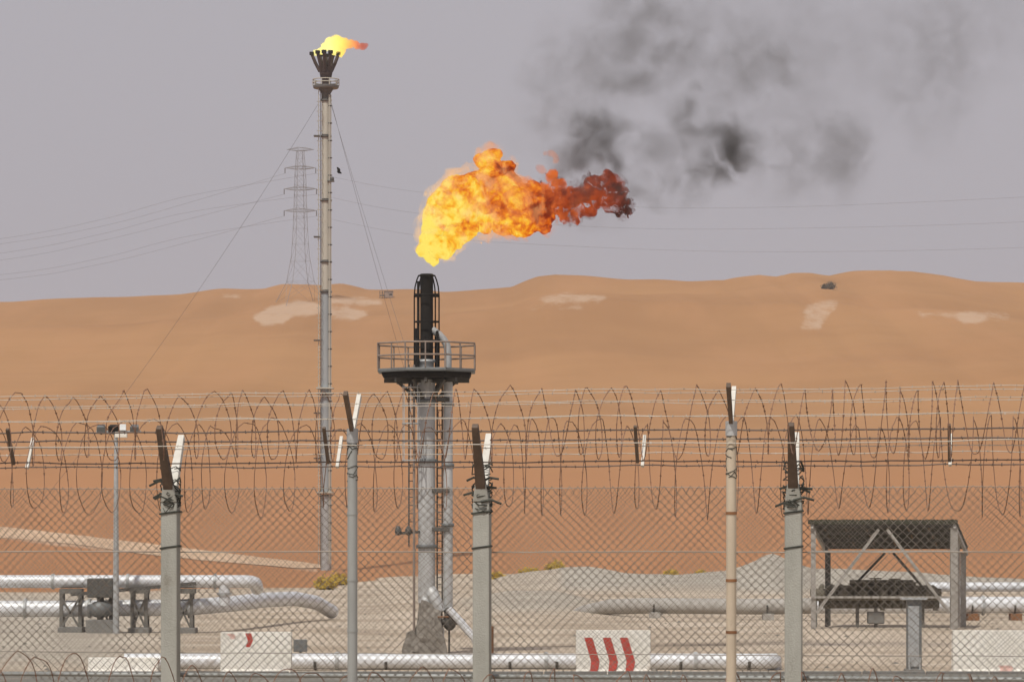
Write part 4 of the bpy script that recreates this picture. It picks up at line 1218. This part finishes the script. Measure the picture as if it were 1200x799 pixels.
MB().lathe((U(122, 0).x, YL - 1.2, 0), [(0.3, U(0, 722).z), (0.55, U(0, 718).z), (0.55, U(0, 708).z), (0.3, U(0, 704).z)], 14).build('valve_body', M['platform'], skid)
MB().box(U(122, 735, -1.2), (1.3, 1.0, 0.8)).build('plinth', M['kerb'], skid, bevel=0.04)
MB().beam(U(86, 696, -.9), U(232, 683, -.9), 0.25, 0.16).build('walkway_beam', M['darksteel'], skid)

YRR = 185.0
V = lambda px, py, dy=0: P(px, py, YRR) + Vector((0, dy, 0))
r1, r2 = 5.6 * YRR / F, 9.6 * YRR / F
pipeline('thinner upper silver pipe at the right beyond the shelter', [V(1090, 688, 2), V(1128, 688, 2), V(1480, 688, 2)], r1, None, [(V(1131, 688, 2), (1, 0, 0))])
M['coated'] = surf('dusty_coated_pipe', (0.42, 0.40, 0.365, 1), (0.27, 0.25, 0.22, 1), 0.9, 0, 1.5, 0.9, 0.3, 12)
pipeline('thick silver pipe running right from under the shelter', [V(952, 709), V(1128, 708.5), V(1480, 708)], r2, None, [(V(x, 709), (1, 0, 0)) for x in (1152,)])
pipeline('dull dusty pipe half buried left of the shelter', [V(655, 740, 12), V(690, 722, 10), V(720, 714, 8), V(760, 711, 4), V(900, 710.5), V(951.5, 709.5)], r2 * 0.98, M['coated'], [(V(925, 710), (1, 0, 0))], M['coated'])
for px, nm in ((770, 'left of the beige fence post'), (900, 'left of the shelter'), (1140, 'right of the shelter'), (1190, 'near the right barrier')):
    cradle(V(px, 708.6, 3 if px < 800 else 0), r2, 'rusty saddle under the thick pipe ' + nm, M['coated'] if px < 1000 else M['rust'])

# ------------------------------------------------------------------ open shelter
YS_ = 165.0
G = lambda px, py, dy=0: P(px, py, YS_) + Vector((0, dy, 0))
sh = empty('open_shelter', G(1036, 735), 'open sided shelter with dark sloping metal roof and crossed braces', 'shelter')
gz = lambda v: float(tz(v.x, v.y)) - 0.1
DX, DYs = 1.05, 6.2            # the shelter stands a little askew: its back lies to the right and deeper
near_l, near_r = G(948, 609.5), G(1121, 609.5)
far_l, far_r = G(948, 609.5) + Vector((1.35, DYs, -1.36)), G(1121, 609.5) + Vector((1.42, DYs, -1.36))
# roof: corrugated sheets side by side
nS = 14
roof = empty('roof', (0, 0, 0)); roof.parent = sh
for k in range(nS):
    a, c = k / nS, (k + 1) / nS
    p = [near_l.lerp(near_r, a), near_l.lerp(near_r, c - 0.004), far_l.lerp(far_r, c - 0.004), far_l.lerp(far_r, a)]
    q = MB(); rib = 5
    vs = []
    for i in range(rib + 1):
        t = i / rib; h = 0.03 if i % 2 else 0.0
        u, w = p[0].lerp(p[1], t), p[3].lerp(p[2], t)
        for base in (u, w):
            vs.append(base + Vector((0, 0, h + 0.012 * (k % 2)))); vs.append(base + Vector((0, 0, h + 0.02 + 0.012 * (k % 2))))
    fs = []
    for i in range(rib):
        b_ = i * 4
        fs += [(b_, b_ + 2, b_ + 6, b_ + 4), (b_ + 1, b_ + 5, b_ + 7, b_ + 3), (b_, b_ + 4, b_ + 5, b_ + 1), (b_ + 2, b_ + 3, b_ + 7, b_ + 6)]
    q.add(vs, fs)
    q.build('roof_sheet', M['sheet'], roof, org=wloc(sh))
MB().beam(near_l + Vector((-.05, -.04, -.08)), near_r + Vector((.05, -.04, -.08)), 0.08, 0.2).build('fascia', M['sheet'], roof, org=wloc(sh))
for t in (0.12, 0.37, 0.62, 0.88):
    MB().beam(near_l.lerp(far_l, t) - Vector((0, 0, .12)), near_r.lerp(far_r, t) - Vector((0, 0, .12)), 0.1, 0.16).build('purlin', M['darksteel'], roof, org=wloc(sh))
for t in (0.02, 0.985):
    MB().beam(near_l.lerp(near_r, t) - Vector((0, 0, .28)), far_l.lerp(far_r, t) - Vector((0, 0, .28)), 0.14, 0.2).build('rafter', M['frame'], roof, org=wloc(sh))
def spost(px, frac, mat, w=0.24, name='post'):
    p = near_l.lerp(near_r, px).lerp(far_l.lerp(far_r, px), frac)
    MB().beam((p.x, p.y, gz(p)), p - Vector((0, 0, 0.3)), w, w).build(name, M[mat], sh)
    return p
fl, fr_ = spost(0.025, 0.04, 'frame', 0.22), spost(0.978, 0.04, 'frame', 0.34)
spost(0.03, 0.95, 'darksteel', 0.18); spost(0.965, 0.95, 'frame', 0.26)
spost(0.06, 0.55, 'darksteel', 0.16); spost(0.965, 0.5, 'frame', 0.2)
def sb(a, b_, mat, w=0.14, name='brace'):
    MB().beam(a, b_, w, w).build(name, M[mat], sh)
sb(G(1030, 620, .15), G(957, 718, .15), 'frame'); sb(G(1040, 620, .15), G(1113, 718, .15), 'frame')
sb(G(1050, 648, 4.9), G(1010, 690, 4.9), 'darksteel', 0.12); sb(G(1060, 648, 4.9), G(1098, 692, 4.9), 'darksteel', 0.12)
sb(G(951, 699.5, .1), G(1116, 699.5, .1), 'frame', 0.1, 'rail')
sb(G(951, 645.5, .1), G(1119, 645.5, .1), 'frame', 0.06, 'tie_rod')
# pipe manifold under the roof
man = empty('pipe_manifold', G(1040, 735, 3), 'dark cluster of pipes and valves under the shelter roof', 'manifold')
for py, r, x0_, x1_, dy in ((695, .20, 956, 1112, 3), (701, .16, 960, 1108, 2.4), (708, .26, 972, 1110, 3.2), (684, .17, 1004, 1080, 3.4), (689, .12, 975, 1100, 2.8)):
    MB().tube([G(x0_, py, dy), G(x1_, py, dy)], r, 12).build('header_pipe', M['manifold'], man)
rj = random.Random(3)
for i, px in enumerate((968, 983, 994, 1009, 1018, 1032, 1041, 1055, 1066, 1079, 1094, 1104)):
    y1_, y2_ = rj.uniform(710, 717), rj.uniform(684, 693)
    MB().tube([G(px, y1_, 2.6), G(px, y2_, 2.6), G(px + rj.choice((-2, 2)), y2_ - 1.5, 3.0)], rj.uniform(.07, .13), 8).build('branch_pipe', M['manifold'], man)
    if i % 2 == 0:
        MB().lathe((G(px, 0).x, YS_ + 2.5, 0), [(0.12, G(0, 703).z), (0.26, G(0, 700.5).z), (0.26, G(0, 694).z), (0.1, G(0, 691).z)], 10).build('valve', M['manifold'], man)
    if 2 < i < 10:
        c = G(px, rj.uniform(678, 684), 2.4)
        MB().ring((c.x, c.y, c.z), 0.27, 0.035, 14, 6).build('hand_wheel', M['manifold'], man)
        MB().tube([G(px, 692, 2.4), c], 0.05, 6).build('valve_stem', M['manifold'], man)
for px in (962, 1012, 1034, 1090):
    zz = float(tz(G(px, 0).x, YS_ + 3))
    MB().beam((G(px, 0).x, YS_ + 3, zz - .1), G(px, 704, 3), 0.16, 0.16).build('stand', M['trestle'], man)
MB().box(G(1034, 725, 3), (0.8, 0.7, 0.6)).build('pedestal', M['kerb'], man, bevel=0.05)

# ------------------------------------------------------------------ small yard objects
pil = empty('control_pillar', P(1071, 788, 109.5), 'grey steel control pillar in front of the shelter', 'control pillar')
pw = 17 * 109.5 / F
pz0, pz1 = 0.0, P(0, 702, 109.5).z
pX = P(1071, 0, 109.5).x
MB().box((pX, 109.5, (pz0 + pz1) / 2 + .04), (pw, 0.36, pz1 - pz0 - .08)).build('cabinet', M['platform'], pil, bevel=0.02)
MB().box((pX - .03, 109.5 - .185, (pz0 + pz1) / 2), (pw * 0.75, 0.03, (pz1 - pz0) * 0.82)).build('door', M['galv'], pil, bevel=0.008)
MB().box((pX - .01, 109.5, pz1 + .02), (pw * 1.75, 0.6, 0.07)).build('canopy', M['galv'], pil, bevel=0.01)
MB().box((pX, 109.5, .05), (pw * 1.25, 0.6, 0.16)).build('plinth', M['kerb'], pil, bevel=0.02)
for s in (-1, 1):
    MB().tube([(pX + s * pw * 0.36, 109.25, 0.0), (pX + s * pw * 0.36, 109.25, 0.5)], 0.035, 8).build('conduit', M['galv'], pil)

mk = empty('marker_post', P(575, 778, 114.5), 'rust brown marker post behind the second concrete post', 'marker post')
MB().tube([(P(574.5, 0, 114.5).x, 114.5, 0.0), (P(574.5, 0, 114.5).x, 114.5, P(0, 735, 114.5).z)], 0.12, 12).build('shaft', M['rust'], mk)
MB().lathe((P(574.5, 0, 114.5).x, 114.5, P(0, 735, 114.5).z), [(0.135, -.03), (0.135, .03), (0.05, .07)], 12).build('cap', M['rust'], mk)
st = empty('junction_box', P(352, 768, 117), 'small grey junction box on a post right of the worn barrier', 'junction box')
MB().box(P(352, 756, 117), (0.46, 0.25, 0.42)).build('box', M['platform'], st, bevel=0.015)
MB().tube([(P(352, 0, 117).x, 117, 0), P(352, 762, 117)], 0.05, 8).build('stand', M['darksteel'], st)

mastY = 158.0
H = lambda px, py, dy=0: P(px, py, mastY) + Vector((0, dy, 0))
fmx = H(136, 0).x
fmst = empty('floodlight_mast', (fmx, mastY, float(tz(fmx, mastY))), 'slim pole with a row of floodlights above the left pipes', 'floodlight mast')
MB().tube([(fmx, mastY, -0.1), (fmx, mastY, H(0, 620).z), (fmx, mastY, H(0, 505).z)], [0.15, 0.12, 0.085], 12).build('pole', M['galv'], fmst)
MB().beam(H(113, 505.5), H(165, 505.5), 0.14, 0.1).build('crossarm', M['galv'], fmst)
MB().box(H(142, 509), (0.55, 0.3, 0.28)).build('ballast_box', M['white'], fmst, bevel=0.02)
for px, mt, rx, w in ((119, 'platform', 25, 0.42), (133.5, 'soot', 20, 0.5), (144.5, 'lampglass', -10, 0.30), (158, 'platform', 25, 0.42)):
    c = H(px, 501.5)
    fl_ = MB()
    hh, dd = 0.30, 0.2
    t_ = R(rx)
    vs = []
    for z in (-1, 1):
        for x, y in ((-1, -1), (1, -1), (1, 1), (-1, 1)):
            k = 0.75 if y > 0 else 1.0
            a, b_ = y * dd, z * hh * 0.5 * k
            vs.append((c.x + x * w / 2 * k, c.y + a * math.cos(t_) - b_ * math.sin(t_), c.z + a * math.sin(t_) + b_ * math.cos(t_)))
    fl_.add(vs, [(3, 2, 1, 0), (4, 5, 6, 7), (0, 1, 5, 4), (1, 2, 6, 5), (2, 3, 7, 6), (3, 0, 4, 7)])
    lamp = fl_.build('floodlight', M[mt], fmst, bevel=0.02)
    MB().beam(c - Vector((0, 0, .3)), c, 0.06, 0.06).build('bracket', M['darksteel'], lamp, org=wloc(fmst))

st_ = MB(); rs = random.Random(12)
for k in range(2600):
    Yk = 66 + 260 * rs.random() ** 1.3
    Xk = rs.uniform(-0.2, 0.2) * Yk
    zk = float(tz(Xk, Yk)); q = 0.03 + 0.10 * rs.random() ** 4
    vs = [(Xk + q * rs.uniform(.7, 1.3) * a, Yk + q * rs.uniform(.7, 1.3) * b_, zk + q * rs.uniform(.5, .9) * c) for a, b_, c in ((1, 0, 0), (-1, 0, 0), (0, 1, 0), (0, -1, 0), (0, 0, 1), (0, 0, -1))]
    st_.add(vs, [(0, 2, 4), (2, 1, 4), (1, 3, 4), (3, 0, 4), (2, 0, 5), (1, 2, 5), (3, 1, 5), (0, 3, 5)])
tag(st_.build('loose_stones', M['plinth']), kind='stuff')

# dry shrubs
def shrub(pos, w, h, n, mat, label, name='dry_shrub', group=None, seed=0, leaf=0.13):
    r_ = random.Random(seed)
    root = empty(name, pos, label, 'shrub', group)
    st_ = MB(); lf = MB()
    for k in range(n):
        a = r_.uniform(0, 6.28); rad = r_.random() ** 0.6 * w / 2
        e = Vector((pos[0] + rad * math.cos(a), pos[1] + rad * math.sin(a) * 0.7, pos[2] + h * (0.35 + 0.65 * r_.random()) * (1 - 0.5 * (2 * rad / w) ** 2)))
        b0 = Vector((pos[0] + rad * 0.35 * math.cos(a), pos[1] + rad * 0.3 * math.sin(a), pos[2] - 0.05))
        mid = b0.lerp(e, 0.55) + Vector((r_.uniform(-.1, .1), r_.uniform(-.1, .1), 0)) * h
        st_.tube([b0, mid, e], [h * 0.018, h * 0.012, h * 0.005], 4)
        for q in range(9):
            c = mid.lerp(e, r_.random()) + Vector((r_.gauss(0, 1), r_.gauss(0, 1), r_.gauss(0, 1))) * h * 0.09
            u = Vector((r_.gauss(0, 1), r_.gauss(0, 1), r_.gauss(0, 1))).normalized() * leaf * r_.uniform(0.6, 1.4)
            v_ = u.orthogonal().normalized() * leaf * 0.5
            lf.add([c - u, c + v_, c + u, c - v_], [(0, 1, 2, 3)])
    st_.build('stems', M['shrubdark'], root)
    tag(lf.build('foliage', mat, root), kind='stuff')
    return root
shr = [(381, 690, 300, 2.3, 1.3, 'yellow dry shrub at the foot of the tall flare stack'), (396, 684, 330, 2.6, 1.3, 'second yellow dry shrub just left of the grey slim post'),
       (651, 676, 318, 2.0, 1.2, 'mustard coloured shrub on the gravel heap right of the second concrete post'), (622, 682, 318, 2.4, 0.7, 'flat yellowish shrub left of the mustard one'),
       (786, 673, 325, 1.6, 0.7, 'low yellow shrub on the heap left of the beige post'), (822, 668, 325, 1.2, 0.6, 'pale green shrub on the heap beside the beige post'), (583, 674, 380, 2.0, 0.9, 'small yellow shrub close to the second concrete post')]
for i, (px, py, Yq, w, h, lb) in enumerate(shr):
    p = P(px, py, Yq); p.z = float(tz(p.x, p.y))
    shrub(p, w, h, 110, M['shrubyellow'], lb, group='dry shrubs round the yard', seed=i)
for i, (px, py, w, h, lb) in enumerate(((974, 339, 5.5, 3.4, 'dark shrub clump near the crest of the right dune'), (966, 338.5, 2.2, 2.2, 'little dark shrub left of the crest clump'))):
    p = ground_at(px, py)
    shrub(p, w, h, 70, M['shrubdark'], lb, 'desert_shrub', 'shrubs on the dune crest', 40 + i, 0.28)

# cabin on the crest
p = ground_at(452.5, 349)
cabin = empty('crest_cabin', p, 'small dark cabin with a railed deck on the dune crest', 'cabin')
MB().box(p + Vector((1.2, 0, 1.3)), (3.4, 3, 2.6)).build('cabin_wall', M['cabin'], cabin, bevel=0.05)
MB().box(p + Vector((1.2, 0, 2.7)), (3.8, 3.4, 0.22)).build('roof', M['darksteel'], cabin)
MB().box(p + Vector((2.0, -1.52, 1.3)), (1.2, 0.06, 0.7)).build('window', M['soot'], cabin)
MB().box(p + Vector((-1.6, 0, 1.0)), (2.2, 3, 0.3)).build('deck', M['darksteel'], cabin)
for dx in (-2.6, -1.6, -0.7):
    MB().tube([p + Vector((dx, -1.4, -.3)), p + Vector((dx, -1.4, 2.8))], 0.14, 5).build('deck_post', M['darksteel'], cabin)
for dz in (1.9, 2.75):
    MB().tube([p + Vector((-2.7, -1.4, dz)), p + Vector((-0.6, -1.4, dz))], 0.1, 5).build('deck_rail', M['darksteel'], cabin)

# ------------------------------------------------------------------ lattice pylon and power lines
pb = ground_at(352, 356)
YP = pb.y
SP = YP / F
K = lambda px, py, dy=0.0: P(px, py, YP) + Vector((0, dy, 0))
pyl = empty('lattice_pylon', pb, 'tall lattice power pylon standing on the dune crest', 'pylon')
PX = 352.0
prof_p = [(356, 25), (330, 13), (300, 8.5), (272, 7.0), (240, 6.0), (205, 5.2), (176, 3.5)]
def half(py): return np.interp(-py, [-q[0] for q in prof_p], [q[1] for q in prof_p])
def cor(py, i):
    h = half(py) * SP
    c = K(PX, py)
    sx_, sy_ = ((-1, -1), (1, -1), (1, 1), (-1, 1))[i]
    a = 0.35
    x, y_ = sx_ * h, sy_ * h
    return Vector((c.x + x * math.cos(a) - y_ * math.sin(a), c.y + x * math.sin(a) + y_ * math.cos(a), c.z))
for i in range(4):
    pts = [cor(q[0], i) for q in prof_p]
    pts[0].z = min(pts[0].z, float(tz(pts[0].x, pts[0].y))) - 0.5
    MB().tube(pts, 0.10, 5).build('leg', M['pylon'], pyl)
brc = MB()
lev = [356, 330, 306, 286, 268, 254, 241, 229, 217, 206, 196, 186, 176]
for a, c in zip(lev, lev[1:]):
    for i in range(4):
        j = (i + 1) % 4
        brc.tube([cor(a, i), cor(c, j)], 0.05, 4); brc.tube([cor(a, j), cor(c, i)], 0.05, 4)
        brc.tube([cor(c, i), cor(c, j)], 0.05, 4)
tag(brc.build('bracing', M['pylon'], pyl), kind='stuff')
arm_ends = {}
for py, w in ((175.5, 16), (197, 18), (221.5, 19), (247, 19)):
    for s in (-1, 1):
        m = MB()
        tip = K(PX + s * w, py)
        for i in range(4):
            m.tube([cor(py - 2.5, i), tip], 0.085, 4); m.tube([cor(py + 1.5, i), tip], 0.085, 4)
        arm = m.build('crossarm', M['pylon'], pyl)
        arm_ends[(py, s)] = tip
        if py > 180:
            local('insulator', MB().tube([tip, tip - Vector((0, 0, 2.2))], 0.2, 6), M['cable'], arm)
            arm_ends[(py, s)] = tip - Vector((0, 0, 2.2))
def line_(a, pts, label):
    """Conductor through the attachment A and further photo points (column, row, distance)."""
    P_ = [Vector(a)] + [P(*q) for q in pts]
    n = 40
    out_ = []
    k = len(P_) - 1
    for i in range(n + 1):
        t = i / n * k; j = min(int(t), k - 1); u = t - j
        p0, p1, p2, p3 = P_[max(j - 1, 0)], P_[j], P_[j + 1], P_[min(j + 2, k)]
        out_.append(0.5 * ((2 * p1) + (p2 - p0) * u + (2 * p0 - 5 * p1 + 4 * p2 - p3) * u * u + (3 * p1 - p0 - 3 * p2 + p3) * u ** 3))
    o = MB().tube(out_, 0.04, 5).build('power_line', M['cable'], None, org=a)
    return tag(o, label, 'power line', 'power lines strung from the pylon')
line_(arm_ends[(197, -1)], [(220, 238, YP), (120, 265, YP), (0, 286, YP), (-300, 325, YP)], 'highest power line sagging left from the pylon')
line_(arm_ends[(221.5, -1)], [(220, 257, YP), (120, 282, YP), (0, 305, YP), (-300, 340, YP)], 'middle power line sagging left from the pylon')
line_(arm_ends[(247, -1)], [(220, 284, YP), (120, 309, YP), (0, 328, YP), (-300, 350, YP)], 'lowest power line sagging left from the pylon')
line_(arm_ends[(197, 1)], [(220, 230, YP), (120, 257, YP), (0, 280, YP), (-300, 318, YP)], 'highest power line on the far side of the pylon, sagging left')
line_(arm_ends[(221.5, 1)], [(220, 249, YP), (120, 274, YP), (0, 297, YP), (-300, 334, YP)], 'middle power line on the far side of the pylon, sagging left')
line_(arm_ends[(247, 1)], [(220, 277, YP), (120, 302, YP), (0, 322, YP), (-300, 346, YP)], 'lowest power line on the far side of the pylon, sagging left')
line_(arm_ends[(197, 1)], [(490, 225, YP), (700, 241, YP), (900, 243, YP), (1200, 231, YP), (1500, 212, YP)], 'highest power line running right behind the smoke')
line_(arm_ends[(221.5, 1)], [(490, 250, YP), (700, 266, YP), (900, 268, YP), (1200, 260, YP), (1500, 240, YP)], 'middle power line running right behind the flame')
line_(arm_ends[(247, 1)], [(490, 276, YP), (640, 287, YP), (880, 295, YP), (1200, 290, YP), (1500, 272, YP)], 'lowest power line running right just above the dune')

# ------------------------------------------------------------------ bird
bp_ = P(397.5, 202, 240)
bird = empty('bird', bp_, 'small dark bird in flight right of the tall flare stack', 'bird')
sb_ = 1.45 * 240 / F
b = MB()
prof_b = [(-2.6, .1), (-2.0, .5), (-1.0, 1.0), (0.2, 1.15), (1.2, .8), (1.7, .75), (2.2, .5), (2.8, .08)]
b.tube([bp_ + Vector((q[0] * sb_ * 0.75, 0, q[0] * sb_ * -0.35)) for q in prof_b], [q[1] * sb_ for q in prof_b], 10)
b.build('body', M['bird'], bird)
for s in (-1, 1):
    w = MB()
    th = 0.012
    pts = [(0.8, 0, 0.4), (-1.2, 0, 0.4), (-1.6, s * 2.6, 2.2), (-1.8, s * 5.2, 3.4), (-0.6, s * 5.6, 3.3), (0.9, s * 2.8, 2.2)]
    vs = [bp_ + Vector((q[0], q[1], q[2])) * sb_ for q in pts]
    w.add(vs + [v_ + Vector((0, 0, th)) for v_ in vs], [(5, 4, 3, 2), (5, 2, 1, 0), (8, 9, 10, 11), (6, 7, 8, 11)] + [(i, (i + 1) % 6, (i + 1) % 6 + 6, i + 6) for i in range(6)])
    w.build('wing', M['bird'], bird)

# ------------------------------------------------------------------ haze
hz = MB().box((0, 0, 86.5), (10800, 10800, 181)).build('haze', M['wire'])
tag(hz, kind='stuff')
m, n, l, out = new_mat('desert_dust')
pv = n.new('ShaderNodeVolumePrincipled')
pv.inputs['Color'].default_value = (0.90, 0.90, 0.95, 1)
pv.inputs['Density'].default_value = 0.00010
pv.inputs['Anisotropy'].default_value = 0.1
l.new(pv.outputs[0], out.inputs['Volume'])
hz.data.materials.clear(); hz.data.materials.append(m)
